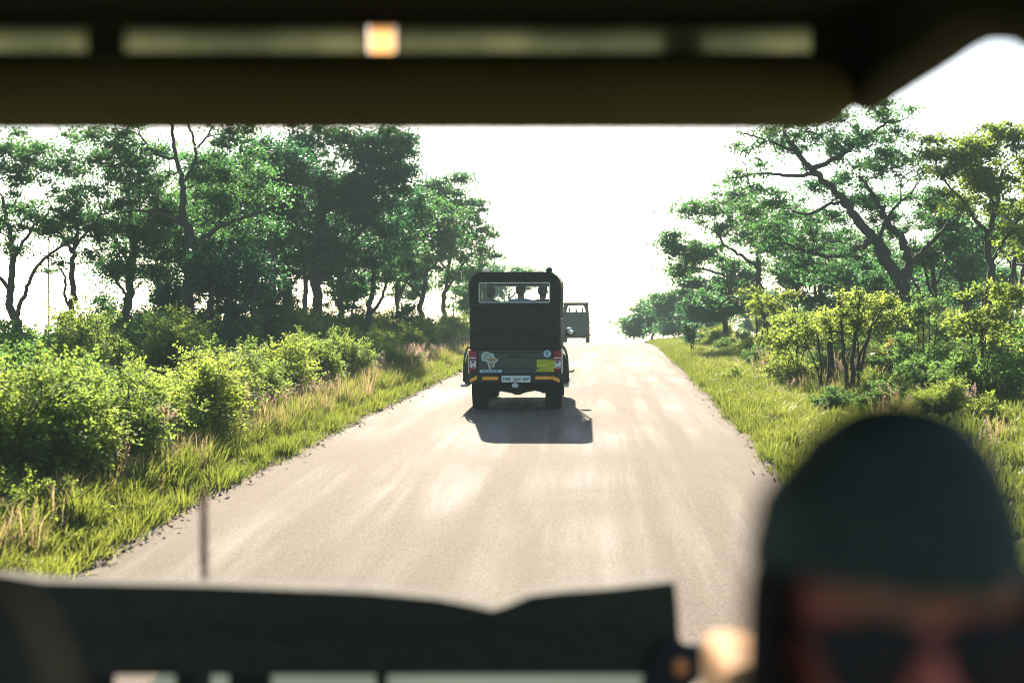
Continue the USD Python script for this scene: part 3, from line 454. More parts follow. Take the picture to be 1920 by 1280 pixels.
# saplings with bare dark stems and lime crowns
def sapling(label, px, d, h, stems, crown, n, leaf=L_lime, seed=0, ls=.075, nleaf=170):
    r = np.random.default_rng(seed); pm = FPX / d; b = P(px, 700, d); g = zg(b[0], b[1]); org = np.array([b[0], b[1], g]); lines = []
    for dx0, dx1, hh, w in stems:
        z = h * hh; pts = [np.array([dx0, r.normal(0, .06), -.1]), np.array([dx0 * .8 + dx1 * .2, r.normal(0, .06), z * .35]), np.array([dx0 * .4 + dx1 * .6, r.normal(0, .08), z * .7]), np.array([dx1, r.normal(0, .1), z])]
        lines.append((pts, [w, w * .85, w * .6, w * .3]))
    cl = []
    for cx, cz, rx, rz_ in crown:
        for _ in range(n):
            a, q = r.uniform(0, 2 * np.pi), r.uniform() ** .6; cl.append((np.array([cx + q * math.cos(a) * rx, r.normal(0, rx * .55), cz + q * math.sin(a) * rz_]), r.uniform(.16, .32)))
    wood, lf = build_wood_and_leaves(r, lines, cl, nleaf * 2.6, ls, 3, .6)
    t = thing('sapling', label, 'sapling', org); part('trunk', wood, bark_burnt, t, smooth=True); part('crown', lf, leaf, t); return t
sapling('tallest lime sapling on the right with a sheaf of dark stems', 1597, 28, 2.1, [(-.10, -.25, .95, .045), (0, .15, 1.0, .05), (.09, .55, .95, .035), (.14, .1, .7, .03), (-.05, .75, 1.0, .028)], [(.15, 1.95, .75, .25), (-.3, 1.55, .35, .22), (.75, 1.75, .4, .3), (.3, 1.5, .6, .2)], 15, seed=41)
sapling('slim lime sapling left of the tallest sapling, crown at two levels', 1540, 30, 1.7, [(0, -.1, 1.0, .03), (.1, .25, .9, .022), (.02, -.5, .9, .02)], [(-.2, 1.6, .6, .25), (.3, 1.35, .4, .2), (-.5, 1.25, .35, .2)], 13, seed=42)
sapling('small lime sapling nearest the road on the right verge', 1493, 33, 1.55, [(0, .02, 1, .028), (.05, -.35, .85, .02), (0, .35, .8, .02)], [(0, 1.5, .55, .25), (.35, 1.15, .35, .2), (-.4, 1.1, .35, .22)], 12, seed=43)
sapling('crooked lime sapling growing over the charred stump at right', 1838, 25, 1.95, [(0, .08, 1, .035), (-.06, -.25, .85, .028), (.03, .4, .9, .025)], [(.1, 1.75, .5, .3), (-.2, 1.35, .3, .25), (.35, 1.25, .3, .35), (.5, 1.85, .3, .15)], 13, seed=44)
sapling('leafless-stemmed sapling with thin crown between tallest sapling and thick trunk', 1730, 29, 1.9, [(0, .03, 1, .025), (.12, .16, .95, .022), (.22, .3, .9, .02), (-.12, -.1, .85, .02)], [(.1, 1.75, .45, .2), (-.15, 1.5, .3, .2)], 10, L_under, seed=45)
sapling('thin sapling left of the slim ones, half hidden in the right undergrowth', 1448, 41, 2.1, [(0, .1, 1, .035), (.05, -.35, .85, .025)], [(.1, 2.0, .6, .3), (-.3, 1.7, .5, .25)], 12, seed=46, ls=.09)
sapling('yellowish sapling standing against the far right trees near the road', 1420, 48, 2.2, [(0, -.1, 1, .04), (.05, .4, .9, .03)], [(0, 2.1, .7, .35), (.4, 1.7, .5, .3)], 13, seed=47, ls=.1)
sapling('dark narrow sapling on the verge near the crest at right', 1297, 55, 1.3, [(0, -.1, 1, .035), (.03, .12, .8, .025)], [(-.05, 1.1, .3, .25), (.05, .7, .3, .2)], 10, L_dark, seed=48, ls=.1)
# charred stump and dead stems
def stump(label, px, d, pts, rad, twigs=()):
    b = P(px, 700, d); org = (b[0], b[1], zg(b[0], b[1])); t = thing('charred_stump', label, 'stump', org)
    part('trunk', tube(curve(pts, 16), np.interp(np.linspace(0, 1, 16), np.linspace(0, 1, len(rad)), rad), 9), bark_burnt, t, smooth=True)
    for tw in twigs: part('branch', tube(curve(tw, 8), np.linspace(.05, .012, 8), 6), bark_burnt, t, smooth=True)
stump('charred crooked stump with a broken fork at right', 1862, 27.5, [(.1, 0, -.2), (.05, 0, .4), (-.1, .05, .85), (-.28, 0, 1.25), (-.34, 0, 1.45)], [.16, .13, .10, .09, .05], [[(-.26, 0, 1.2), (-.12, 0, 1.3), (-.05, 0, 1.5)], [(-.28, 0, 1.28), (-.45, 0, 1.42), (-.5, 0, 1.62)]])
stump('black dead stem left of the tallest sapling', 1556, 31, [(0, 0, -.1), (.02, 0, .6), (-.02, 0, 1.3), (.01, 0, 1.75)], [.085, .075, .06, .03])
stump('black dead stem in the undergrowth below the thick leaning trunk', 1705, 29, [(0, 0, -.1), (.03, 0, .4), (0, 0, .85)], [.09, .08, .05])
b0 = P(660, 640, 42)
# ------------------------------------------------------------------ grass
def tuft(r, blades, h, w, spread, lean=.5, wid=.009):
    V, F = [], []; n = 0
    for _ in range(blades):
        a = r.uniform(0, 2 * np.pi); b = np.array([math.cos(a), math.sin(a), 0]); s = np.array([-b[1], b[0], 0]); s = s * math.cos(1) + b * math.sin(1) if r.uniform() < .4 else s
        hh = h * r.uniform(.5, 1.15); o = b * r.uniform(0, w); ln = hh * lean * r.uniform(.2, 1.3); ww = wid * r.uniform(.7, 1.3)
        q = [o, o + b * ln * .22 + [0, 0, hh * .42], o + b * ln * .55 + [0, 0, hh * .78], o + b * ln + [0, 0, hh * r.uniform(.88, 1)]]
        V += [q[0] - s * ww, q[0] + s * ww, q[1] - s * ww, q[1] + s * ww, q[2] - s * ww * .65, q[2] + s * ww * .65, q[3]]
        F += [(n, n + 1, n + 3), (n, n + 3, n + 2), (n + 2, n + 3, n + 5), (n + 2, n + 5, n + 4), (n + 4, n + 5, n + 6)]; n += 7
    return np.array(V), np.array(F)
def seedtuft(r, stems, h, wide=.05, big=1.0):
    st, c, al = [], [], []
    for _ in range(stems):
        a = r.uniform(0, 2 * np.pi); b = np.array([math.cos(a), math.sin(a), 0]); hh = h * r.uniform(.7, 1.1); top = b * hh * r.uniform(.08, .3) + [0, 0, hh]
        base = b * r.uniform(0, .08); p = curve([base, base + (top - base) * .5 + [0, 0, .02], top], 5); st.append(tube(p, np.linspace(.004, .002, 5), 3, False))
        k = int(34 * big); t = r.uniform(0, 1, k); ax = top + np.outer(t, [b[0] * .25, b[1] * .25, 1]) * .17 * big; sp = wide * big * (1 - t * .75)[:, None]
        o = r.normal(0, 1, (k, 3)) * sp * [1, 1, .3]; c.append(ax + o); al.append(o * .8 / max(wide, .01) + [0, 0, .8])
    c = np.vstack(c); al = np.vstack(al)
    return cat([cat(st), quads(c, al, r.normal(0, 1, c.shape), .035 * big, .012 * big)])
r = np.random.default_rng(5)
tufts = {'lush': [(tuft(r, 60, .27, .14, 0, .65, .006), L_grass) for _ in range(3)], 'tall': [(tuft(r, 54, .46, .13, 0, .55, .0065), L_grass) for _ in range(2)] + [(tuft(r, 34, .50, .10, 0, .35, .005), L_dry)],
         'short': [(tuft(r, 60, .14, .16, 0, .9, .006), L_grass) for _ in range(3)] + [(tuft(r, 34, .14, .13, 0, .8, .005), L_dry)], 'seed': [(seedtuft(r, 7, .50, .038, .8), L_seed), (seedtuft(r, 6, .58, .03, .8), L_seed), (tuft(r, 26, .5, .1, 0, .35), L_dry)]}
def scatter(name, label, kinds, pts, sc, weights=None, cat_='grass', rr=None):
    r = rr or np.random.default_rng(hash_name(name)); pi = UsdGeom.PointInstancer.Define(stage, '/World/' + name); tag(pi.GetPrim(), label, cat_, None, 'stuff')
    UsdGeom.Scope.Define(stage, f'/World/{name}/kinds'); paths = []
    for i, (m, ma) in enumerate(kinds):
        p = f'/World/{name}/kinds/tuft_{i:03d}'; usdkit.mesh(stage, p, m, ma); paths.append(p)
    pi.CreatePrototypesRel().SetTargets(paths); n = len(pts)
    pi.CreateProtoIndicesAttr(Vt.IntArray.FromNumpy(r.choice(len(kinds), n, p=weights).astype(np.int32)))
    pi.CreatePositionsAttr(Vt.Vec3fArray.FromNumpy(pts.astype(np.float32))); a = r.uniform(0, 2 * np.pi, n) / 2
    pi.CreateOrientationsAttr(Vt.QuathArray([Gf.Quath(float(math.cos(t)), 0, 0, float(math.sin(t))) for t in a]))
    s = sc * r.uniform(.65, 1.35, n); pi.CreateScalesAttr(Vt.Vec3fArray.FromNumpy(np.stack([s, s, s * r.uniform(.8, 1.2, n)], 1).astype(np.float32)))
def region(seed, n, y0, y1, e0, e1, side, patch=None, pw=1.0):
    """n points at a distance e0..e1 from the road edge on one side (-1 left), thinner where the noise is low."""
    r = np.random.default_rng(seed); y = y0 + (y1 - y0) * r.uniform(0, 1, n) ** pw; e = r.uniform(e0, e1, n); x = RC(y) + side * ((EL(y) if side < 0 else RW) + e)
    if patch: k = meshkit.fbm(np.stack([x * patch[0], y * patch[0], x * 0], -1), 3, seed) > patch[1]; x, y = x[k], y[k]
    return np.stack([x, y, zground(x, y) - .02], 1)
L, Rr = -1, 1
scatter('verge_grass', 'bright green short grass along both edges of the road', tufts['short'] + tufts['lush'], np.vstack([region(1, 5200, 8, 62, -.12, .75, L, pw=1.3), region(2, 5200, 7, 62, -.12, 1.2, Rr, pw=1.3), region(22, 2600, 60, 100, -.1, 2.0, L), region(23, 3000, 60, 100, -.1, 2.5, Rr)]), 1.0, [.19, .19, .19, .16, .09, .09, .09])
scatter('tall_grass', 'tall yellow green tufted grass on the left verge', tufts['tall'] + tufts['lush'], np.vstack([region(3, 5200, 8, 60, .3, 2.2, L, (.9, .48), 1.3), region(4, 2500, 11, 40, .5, 3.2, L), region(5, 700, 12, 40, 1.8, 3.6, Rr, (.6, .5))]), .95, [.20, .20, .24, .12, .12, .12])
scatter('meadow_grass', 'sunlit green grass spreading under the right trees and shrubs', tufts['lush'] + tufts['short'][:3], np.vstack([region(6, 17000, 7, 62, .9, 13, Rr, None, 1.2), region(66, 4200, 12, 60, 2.2, 9, L)]), .9)
scatter('seeding_grass', 'pinkish seeding grass on the verges', tufts['seed'], np.vstack([region(7, 1200, 12, 44, .75, 2.0, L, (.5, .46), 1.3), region(8, 380, 13, 46, 1.0, 3.4, Rr, (.35, .57)), region(9, 160, 40, 75, .8, 2.2, L)]), .8, [.4, .4, .2])
# the big plume standing up in the left verge
pq = P(312, 800, 17.6); rp = np.random.default_rng(3)
pl = thing('plume_grass', 'single tall seed plume of grass fanning out before the left thicket', 'grass plume', (pq[0], pq[1], zg(pq[0], pq[1])))
part('stem', cat([tube(curve([(0, 0, 0), (.02, 0, .5), (0, 0, .78)], 8), np.linspace(.008, .004, 8), 5), tuft(rp, 18, .55, .05, 0, .4)]), L_grass, pl)
pc, pa = [], []
for k in range(22):
    a = rp.uniform(-1.1, 1.1); z0 = .72 + .16 * rp.uniform(); dv = np.array([math.sin(a), rp.normal(0, .35), math.cos(a) * .75]); t = np.linspace(.1, 1, 26)
    pc.append(np.array([0, 0, z0]) + np.outer(t, dv) * .20 * rp.uniform(.7, 1.1) + rp.normal(0, .006, (26, 3))); pa.append(np.tile(dv, (26, 1)) + rp.normal(0, .3, (26, 3)))
pc, pa = np.vstack(pc), np.vstack(pa); part('seed_head', quads(pc, pa, rp.normal(0, 1, pc.shape), .035, .012), L_seed, pl)
# dry litter at the road's edges
rl_ = np.random.default_rng(31); lit = []
for sd, n in ((L, 4600), (Rr, 900)):
    y = 10 + 45 * rl_.uniform(0, 1, n) ** 1.5; e = rl_.normal(-.10, .14, n); x = RC(y) + sd * ((EL(y) if sd < 0 else RW) + e)
    lit.append(np.stack([x, y, np.array([max(zsurf(a, b), zg(a, b)) for a, b in zip(x, y)]) + .012], 1))
lit = np.vstack(lit); k = len(lit); dirs = np.stack([rl_.normal(0, 1, k), rl_.normal(0, 1, k), rl_.normal(0, .25, k)], 1)
tag(part('leaf_litter', quads(lit, dirs, rl_.normal(0, .35, (k, 3)) + [0, 0, 1], rl_.uniform(.03, .15, k), rl_.uniform(.012, .04, k)), plain('dry_litter', (.13, .095, .07), .9, .1, noise=3, var=.6), kind='stuff'), 'dry brown leaf litter and twigs along the road edges', 'leaf litter')

# ------------------------------------------------------------------ people
def person_meshes():
    """A seated figure with the hips at the origin, facing +y: body, shirt, trousers, hair."""
    b = []
    def limb(*js):
        for (p, r), (q, s) in zip(js, js[1:]): b.append(hull(sph(p, r, 14), sph(q, s, 14)))
    limb(((0, 0, .10), .125), ((0, .01, .26), .115), ((0, .0, .42), .13)); b.append(hull(sph((-.10, 0, .10), .10), sph((.10, 0, .10), .10), sph((-.10, 0, .42), .10), sph((.10, 0, .42), .10)))
    b.append(hull(sph((-.165, -.01, .50), .058), sph((.165, -.01, .50), .058), sph((0, 0, .44), .11), sph((0, -.01, .53), .065)))
    limb(((0, -.005, .50), .062), ((0, .01, .60), .052), ((0, .02, .66), .055))
    b.append(hull(sph((0, .015, .755), (.074, .092, .088), 20), sph((0, .035, .69), (.058, .07, .06), 20), sph((0, .065, .655), (.03, .03, .022))))
    b.append(hull(sph((0, .108, .73), .009), sph((0, .122, .705), .011), sph((-.014, .105, .70), .008), sph((.014, .105, .70), .008)))
    for s in (-1, 1):
        b.append(sph((s * .076, .012, .715), (.010, .020, .030))); b.append(sph((s * .030, .094, .738), (.015, .010, .009)))
        b.append(hull(sph((s * .018, .100, .757), .007), sph((s * .048, .090, .757), .006)))
        b.append(hull(sph((s * .003, .098, .677), .007), sph((s * .020, .092, .678), .006)))
        limb(((s * .185, -.01, .49), .050), ((s * .235, .04, .24), .040), ((s * .17, .27, .19), .028))
        h = np.array([s * .155, .33, .19]); b.append(hull(sph((s * .17, .27, .19), .025), sph(h + [-.032, .02, 0], .013), sph(h + [.032, .02, 0], .013), sph(h + [0, .03, .002], .014)))
        for i, fl in enumerate((.064, .074, .070, .055)):
            x = h[0] + (-.032 + .0213 * i) * s; limb(((x, h[1] + .025, .19), .0095), ((x, h[1] + .025 + fl * .6, .188), .0085), ((x, h[1] + .025 + fl, .172), .0075))
        limb(((s * .13, .29, .19), .012), ((s * .108, .325, .186), .0105), ((s * .10, .35, .178), .009))
        limb(((s * .09, 0, .08), .088), ((s * .11, .42, .10), .062), ((s * .11, .44, -.32), .042)); b.append(hull(sph((s * .11, .42, -.36), .035), sph((s * .11, .58, -.37), .028)))
    body = Manifold.batch_boolean(b, m3.OpType.Add).refine_to_length(.022)
    t = trimesh.Trimesh(*[np.array(x) for x in meshkit.arrays(body)[:2]]); trimesh.smoothing.filter_taubin(t, iterations=6)
    g = .014; sh = [hull(sph((-.10, 0, .08), .10 + g), sph((.10, 0, .08), .10 + g), sph((-.10, 0, .42), .10 + g), sph((.10, 0, .42), .10 + g)), hull(sph((-.165, -.01, .50), .058 + g), sph((.165, -.01, .50), .058 + g), sph((0, 0, .44), .11 + g), sph((0, -.01, .525), .065 + g))]
    for s in (-1, 1): sh += [hull(sph((s * .185, -.01, .49), .05 + g), sph((s * .225, .03, .29), .044 + g))]
    shirt = (Manifold.batch_boolean(sh, m3.OpType.Add) - Manifold.cylinder(.3, .066, .064, 24).translate([0, .0, .545])).refine_to_length(.03)
    ts = trimesh.Trimesh(*[np.array(x) for x in meshkit.arrays(shirt)[:2]]); trimesh.smoothing.filter_taubin(ts, iterations=4)
    tr = [hull(sph((-.09, 0, .07), .105), sph((.09, 0, .07), .105))] + sum([[hull(sph((s * .09, 0, .08), .10), sph((s * .11, .42, .10), .075)), hull(sph((s * .11, .42, .10), .075), sph((s * .11, .44, -.30), .058))] for s in (-1, 1)], [])
    hair = hull(sph((0, .010, .765), (.084, .100, .092), 24), sph((0, -.03, .70), (.072, .066, .07), 24)) - Manifold.cube([.4, .3, .3], True).translate([0, .205, .68]) - Manifold.cube([.4, .2, .12], True).translate([0, .12, .70])
    return (t.vertices, t.faces), (ts.vertices, ts.faces), Manifold.batch_boolean(tr, m3.OpType.Add).refine_to_length(.04), hair.refine_to_length(.02)
PB, PS, PT, PH = person_meshes()
def person(label, loc, rz=0, rx=0, sk=skin, sh=shirt_grey, hr=hair_dark, hairm=True, s=1.0, group=None):
    p = thing('person', label, 'person', loc, rz, rx, s, group); part('body', PB, sk, p, smooth=True); part('shirt', PS, sh, p, smooth=True); part('trousers', PT, trouser, p, smooth=True)
    if hairm: part('hair', PH, hr, p, smooth=50)
    return p

# ------------------------------------------------------------------ vehicles
def arcbox(w, z0, z1, r, n=8):
    """Outline with rounded top corners, for a canopy seen from behind."""
    a = np.linspace(0, np.pi / 2, n); pts = [(-w, z0), (w, z0)] + [(w - r + r * math.cos(t), z1 - r + r * math.sin(t)) for t in a] + [(-w + r - r * math.sin(t), z1 - r + r * math.cos(t)) for t in a]
    return Polygon(pts)
def along(poly, y0, y1):
    v, f, _ = meshkit.arrays(ext(poly, y1 - y0)); return np.stack([v[:, 0], y1 - v[:, 2], v[:, 1]], 1), f
def wheel(parent, x, y, R=.38, w=.27):
    prof = CrossSection([[(-.5 * w, R * .6), (-.5 * w, R * .9), (-.40 * w, R), (.40 * w, R), (.5 * w, R * .9), (.5 * w, R * .6)]])
    tyre = (Manifold.cylinder(w * .8, R, R, 48, True) + Manifold.cylinder(w, R * .93, R * .93, 48, True)) - Manifold.cylinder(w * 1.2, R * .6, R * .6, 32, True)
    for k in range(26):
        a = k * 2 * math.pi / 26
        for sg in (-1, 1): tyre -= Manifold.cube([.016, .03, w * .42], True).rotate([0, 0, 0]).translate([R, 0, sg * w * .27]).rotate([0, 0, math.degrees(a) + sg * 3.4])
    for sg in (-.13, .13): tyre -= (Manifold.cylinder(.012, R * 1.1, R * 1.1, 40, True) - Manifold.cylinder(.02, R - .012, R - .012, 40, True)).translate([0, 0, sg * w])
    wt = tyre.rotate([0, 90, 0]).translate([x, y, R])
    t = part('wheel', wt, rubber, parent, smooth=35)
    rim = Manifold.cylinder(w * .7, R * .59, R * .59, 28, True) - Manifold.cylinder(w * .3, R * .5, R * .5, 28, True).translate([0, 0, w * .3 * (1 if x > 0 else -1)])
    part('rim', rim.rotate([0, 90, 0]).translate([x, y, R]), steel, t, smooth=35)
def letters(text, h, cx, cz, y, bold=True, depth=.003):
    m = meshkit.text_mesh(text, h, depth, bold); b = m.bounds; m.apply_translation([cx - (b[0][0] + b[1][0]) / 2, cz - (b[0][1] + b[1][1]) / 2, 0]); return upright(m, y)
def facing(poly, y, depth=.003): return upright(ext(poly, depth), y)

d1 = 26.6; q1 = P(966, 770, d1)
jx, jy = q1[0], q1[1]; jz = zsurf(jx, jy + 1.2) - .012; slope = math.degrees(math.atan2(zsurf(jx, jy + 3.9) - zsurf(jx, jy + .85), 3.05)); jz = zsurf(jx, jy + .85) - .85 * math.tan(math.radians(slope)) - .006
jeep = thing('safari_truck', 'dark green open safari truck with canvas back and yellow sticker, driving ahead', 'truck', (jx, jy, jz), 0.0, slope)
J = jeep
# lower body: load bed, cab, bonnet
bed = rbox(-.86, .86, .03, 2.2, .60, 1.20, .06) + rbox(-.86, .86, 2.1, 5.0, .58, 1.12, .08) - hull(*[sph((x, .85 + a, .30), .47, 24) for x in (-1.2, -.55) for a in (0,)]) - hull(*[sph((x, .85, .30), .47, 24) for x in (1.2, .55)]) - hull(sph((-1.2, 3.95, .30), .47, 24), sph((-.55, 3.95, .30), .47, 24)) - hull(sph((1.2, 3.95, .30), .47, 24), sph((.55, 3.95, .30), .47, 24))
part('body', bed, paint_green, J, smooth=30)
part('bonnet', rbox(-.80, .80, 3.6, 4.95, 1.05, 1.22, .07), paint_green, J, smooth=40)
tg = rbox(-.70, .70, -.035, .05, .655, 1.185, .025)
for z in (.83, 1.12): tg += hull(sph((-.45, -.03, z), .018), sph((.45, -.03, z), .018))
tgp = part('tailgate', tg, paint_green, J, smooth=40)
part('tailgate_handle', rbox(-.11, .11, -.058, -.02, 1.02, 1.075, .012), blackp, tgp, smooth=40)
bar = CrossSection([[(-.86, .62), (-.86, .78), (.86, .78), (.86, .62)]])
bump = rbox(-.84, .84, -.17, .02, .545, .735, .04) + rbox(-.30, .30, -.20, -.06, .56, .70, .03)
part('bumper', bump, blackp, J, smooth=40)
under = Polygon([(-.52, .60), (-.52, .335), (-.46, .31), (-.30, .35), (-.10, .315), (-.03, .285), (.06, .285), (.16, .325), (.34, .36), (.46, .34), (.50, .31), (.54, .34), (.54, .60)])
part('rear_axle', along(under, .62, .80), blackp, J)
part('towbar', cat([rbox(-.05, .07, -.24, -.08, .47, .55, .015), tube([(.01, -.22, .54), (.01, -.22, .59)], [.02, .02], 10), trimesh.creation.icosphere(2, .03).apply_translation([.01, -.22, .615])]), steel, J, smooth=40)
for x in (-.79, .50): part('mud_flap', rbox(x, x + .29, .40, .42, .33, .62, .008), rubber, J)
for x in (-.70, .70):
    for y in (.85, 3.95): wheel(J, x, y, .385, .30)
part('chassis', cat([rbox(-.45, -.33, .3, 4.6, .48, .62, .02), rbox(.33, .45, .3, 4.6, .48, .62, .02), rbox(-.12, .12, 2.9, 4.2, .40, .6, .04)]), blackp, J)
# canopy: roof shell, rear frame with its window, lower rear canvas
outer = arcbox(.855, 1.95, 2.62, .25); inner = arcbox(.825, 1.90, 2.59, .23)
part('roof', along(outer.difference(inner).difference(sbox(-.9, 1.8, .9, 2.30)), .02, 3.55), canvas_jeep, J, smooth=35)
win = sbox(-.675, 2.045, .655, 2.425).buffer(-.03).buffer(.03)
part('rear_frame', along(arcbox(.855, 1.98, 2.62, .25).difference(win), -.02, .02), canvas_jeep, J, smooth=35)
part('rear_window', along(win, -.004, .002), pane, J)
hem = win.difference(win.buffer(-.018)); part('window_edging', along(hem, -.028, -.02), plain('pale_edging', (.30, .33, .31), .6, .3), J)
v, f, _ = meshkit.arrays(hull(*[sph((x, y, z), .05, 14) for x, y, z in ((-.80, -.03, 1.98), (.80, -.03, 1.98), (-.79, -.10, 1.55), (.79, -.10, 1.55), (-.79, .05, 1.20), (.79, .05, 1.20), (-.79, -.07, 1.24), (.79, -.07, 1.24), (.8, .3, 1.98), (-.8, .3, 1.98), (.8, .3, 1.25), (-.8, .3, 1.25))]).refine_to_length(.07))
wob = (meshkit.fbm(np.stack([v[:, 0] * 3, v[:, 2] * 7, v[:, 1]], 1), 3, 2) - .5) * .05; v = v + np.stack([wob * .3, wob - .02 * np.sin(v[:, 2] * 22) * (v[:, 1] < .1), 0 * wob], 1)
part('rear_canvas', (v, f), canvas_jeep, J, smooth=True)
part('canvas_seam', cat([rbox(-.85, .85, -.075, -.02, 1.975, 2.03, .02), rbox(-.84, .84, -.14, -.09, 1.40, 1.425, .01)]), canvas_dark, J, smooth=40)
for s in (-1, 1):
    part('side_curtain', rbox(s * .835 - .02, s * .835 + .02, .1, 3.0, 1.15, 1.72, .015), canvas_jeep, J, smooth=40)
    for y in (.08, 1.25, 2.4, 3.5): part('roof_post', tube([(s * .825, y, 1.1), (s * .825, y, 2.35)], [.022, .022], 8), black_gloss, J, smooth=True)
    part('roof_lamp', cat([sph((s * .60 + .03, .35, 2.655), (.062, .05, .06)), rbox(s * .60 - .02, s * .60 + .08, .33, .37, 2.58, 2.62, .008)]), cream if s < 0 else blackp, J, smooth=True)
    # tail lamp: red above, white stripe, clear lens, red below
    x0, x1 = (-.865, -.715) if s < 0 else (.715, .865); tl = part('tail_light', rbox(x0, x1, -.045, .06, .765, 1.165, .03), red_lens, J, smooth=40)
    part('white_stripe', rbox(x0 + .005, x1 - .005, -.055, -.03, 1.005, 1.03, .006), white_lens, tl); part('clear_lens', rbox(x0 + .02, x1 - .012, -.053, -.03, .83, .965, .012), white_lens, tl, smooth=40)
    part('lens_cell', rbox(x0 + .05, x1 - .05, -.057, -.04, .92, .955, .006), blackp, tl); part('lens_cell', rbox(x0 + .06, x1 - .035, -.057, -.04, .845, .865, .006), blackp, tl)
    # wheel-arch flare, step and tube guard outside it
    part('wheel_arch', along(Polygon([(s * .85, .52), (s * .99, .50), (s * .985, .80), (s * .93, 1.05), (s * .86, 1.12)]), .36, 1.35), paint_green, J)
    part('guard_tube', tube(curve([(s * .83, .28, 1.22), (s * .90, .28, 1.205), (s * .945, .28, 1.12), (s * .975, .28, .95), (s * .985, .28, .55)], 18), .022, 8), black_gloss, J, smooth=True)
    part('side_step', rbox(s * .99 - .10 if s > 0 else -1.04, 1.00 if s > 0 else -.90, .18, 3.0, .46, .52, .015), steel, J)
    part('flank_trim', rbox(s * .872 - .012, s * .872 + .012, .05, .34, .72, 1.16, .01), cream, J, smooth=40)
    part('step_peg', tube(curve([(s * .98, .5, .74), (s * 1.06, .5, .735), (s * 1.10, .5, .77)], 6), .016, 6), blackp, J, smooth=True)
    mi = part('mirror', hull(sph((s * .98, 3.35, 1.42), (.10, .04, .09)), sph((s * 1.03, 3.38, 1.40), (.07, .05, .07))), paint_green, J, smooth=True)
    part('mirror_glass', hull(sph((s * .985, 3.30, 1.42), (.075, .008, .065))), chrome, mi, smooth=True)
    part('mirror_arm', tube([(s * .80, 3.4, 1.25), (s * .95, 3.38, 1.40)], [.015, .015], 6), black_gloss, J)
# reflectors, plate, stickers
part('reflector', rbox(-.60, -.305, -.185, -.16, .615, .675, .006), amber, J); part('reflector', rbox(.385, .69, -.185, -.16, .625, .685, .006), amber, J)
for s in (-1, 1):
    rf_ = Polygon([(s * .70, .625), (s * .835, .565), (s * .835, .635), (s * .70, .695)]); part('reflector', facing(rf_, -.182, .012), amber, J)
pl_ = part('number_plate', facing(sbox(-.24, .575, .295, .695).buffer(-.015).buffer(.015), -.216, .012), plate_white, J)
part('lettering', letters('HNF  649  MP', .053, .028, .634, -.2195), ink, pl_)
africa = Polygon([(0.22, 1.0), (.42, .97), (.55, .90), (.72, .90), (.78, .70), (.86, .58), (1.0, .58), (.95, .45), (.80, .30), (.76, .12), (.68, .04), (.55, -.04), (.47, 0), (.42, .16), (.38, .30), (.40, .42), (.30, .46), (.12, .44), (.02, .58), (.02, .76), (.10, .90)])
africa = affinity.translate(affinity.scale(africa, .32, .32, origin=(0, 0)), -.635, .815)
stk = part('map_sticker', facing(africa, -.041), st_pale, J, label='pale bordered sticker in the shape of Africa')
part('map_print', facing(africa.buffer(-.022), -.044), st_green, stk)
part('map_patch', facing(affinity.translate(affinity.scale(Polygon([(.35, .62), (.6, .72), (.85, .55), (.9, .5), (.75, .36), (.7, .15), (.55, .05), (.48, .2), (.5, .4)]), .32, .32, origin=(0, 0)), -.635, .815).buffer(0), -.0455), st_brown, stk)
part('lettering', letters('Kurt', .085, -.515, 1.045, -.049), st_pale, stk); part('lettering', letters('Safari', .045, -.455, .945, -.049), st_pale, stk)
ph_ = part('phone_strip', facing(sbox(-.66, .745, -.25, .795).buffer(-.012).buffer(.012), -.041), st_blue, J); part('lettering', letters('082 394 0783', .032, -.455, .770, -.044), ink, ph_)
nn = part('number_sticker', facing(Polygon([(.60 + .068 * math.cos(t), 1.098 + .068 * math.sin(t)) for t in np.linspace(0, 2 * np.pi, 33)[:-1]]), -.052), st_blue, J); part('lettering', letters('9', .085, .60, 1.098, -.055), ink, nn)
ys = part('yellow_sticker', facing(sbox(.405, .765, .735, .985), -.0405), yellow, J)
part('yellow_print', cat([facing(sbox(.43, z, x1, z + .012), -.043) for z, x1 in ((.955, .71), (.925, .66), (.83, .60), (.79, .71), (.76, .62))] + [letters('112', .035, .66, .88, -.043)]), ink_olive, ys)
# inside: benches, windscreen frame
for y in (.62, 1.75, 2.75): part('bench_seat', rbox(-.75, .75, y - .22, y + .22, 1.25, 1.44, .05), blackp, J, smooth=40); part('bench_back', rbox(-.75, .75, y - .28, y - .2, 1.3, 1.98 if y < 1 else 1.85, .04), blackp, J, smooth=40)
part('windscreen_frame', cat([tube([(-.78, 3.6, 1.15), (-.76, 3.5, 2.3)], [.025] * 2, 6), tube([(.78, 3.6, 1.15), (.76, 3.5, 2.3)], [.025] * 2, 6), tube([(-.76, 3.5, 2.42), (.76, 3.5, 2.42)], [.05] * 2, 8), tube([(0, 3.58, 1.2), (0, 3.5, 2.4)], [.015] * 2, 6)]), black_gloss, J, smooth=True)
def inj(x, y, z):
    c, s = math.cos(math.radians(slope)), math.sin(math.radians(slope)); return (jx + x, jy + y * c - z * s, jz + y * s + z * c)
person('passenger with short dark hair at the left of the truck window', inj(-.50, .62, 1.445), 0, slope, skin_dark, shirt_grey, s=1.1)
person('passenger in a pale blue shirt in the middle of the truck window', inj(.08, .62, 1.465), 0, slope, skin_dark, shirt_blue, s=1.12)
person('passenger in dark shirt at the right of the truck window', inj(.50, .64, 1.45), 0, slope, skin_dark, shirt_black, hair_dark, s=1.12)

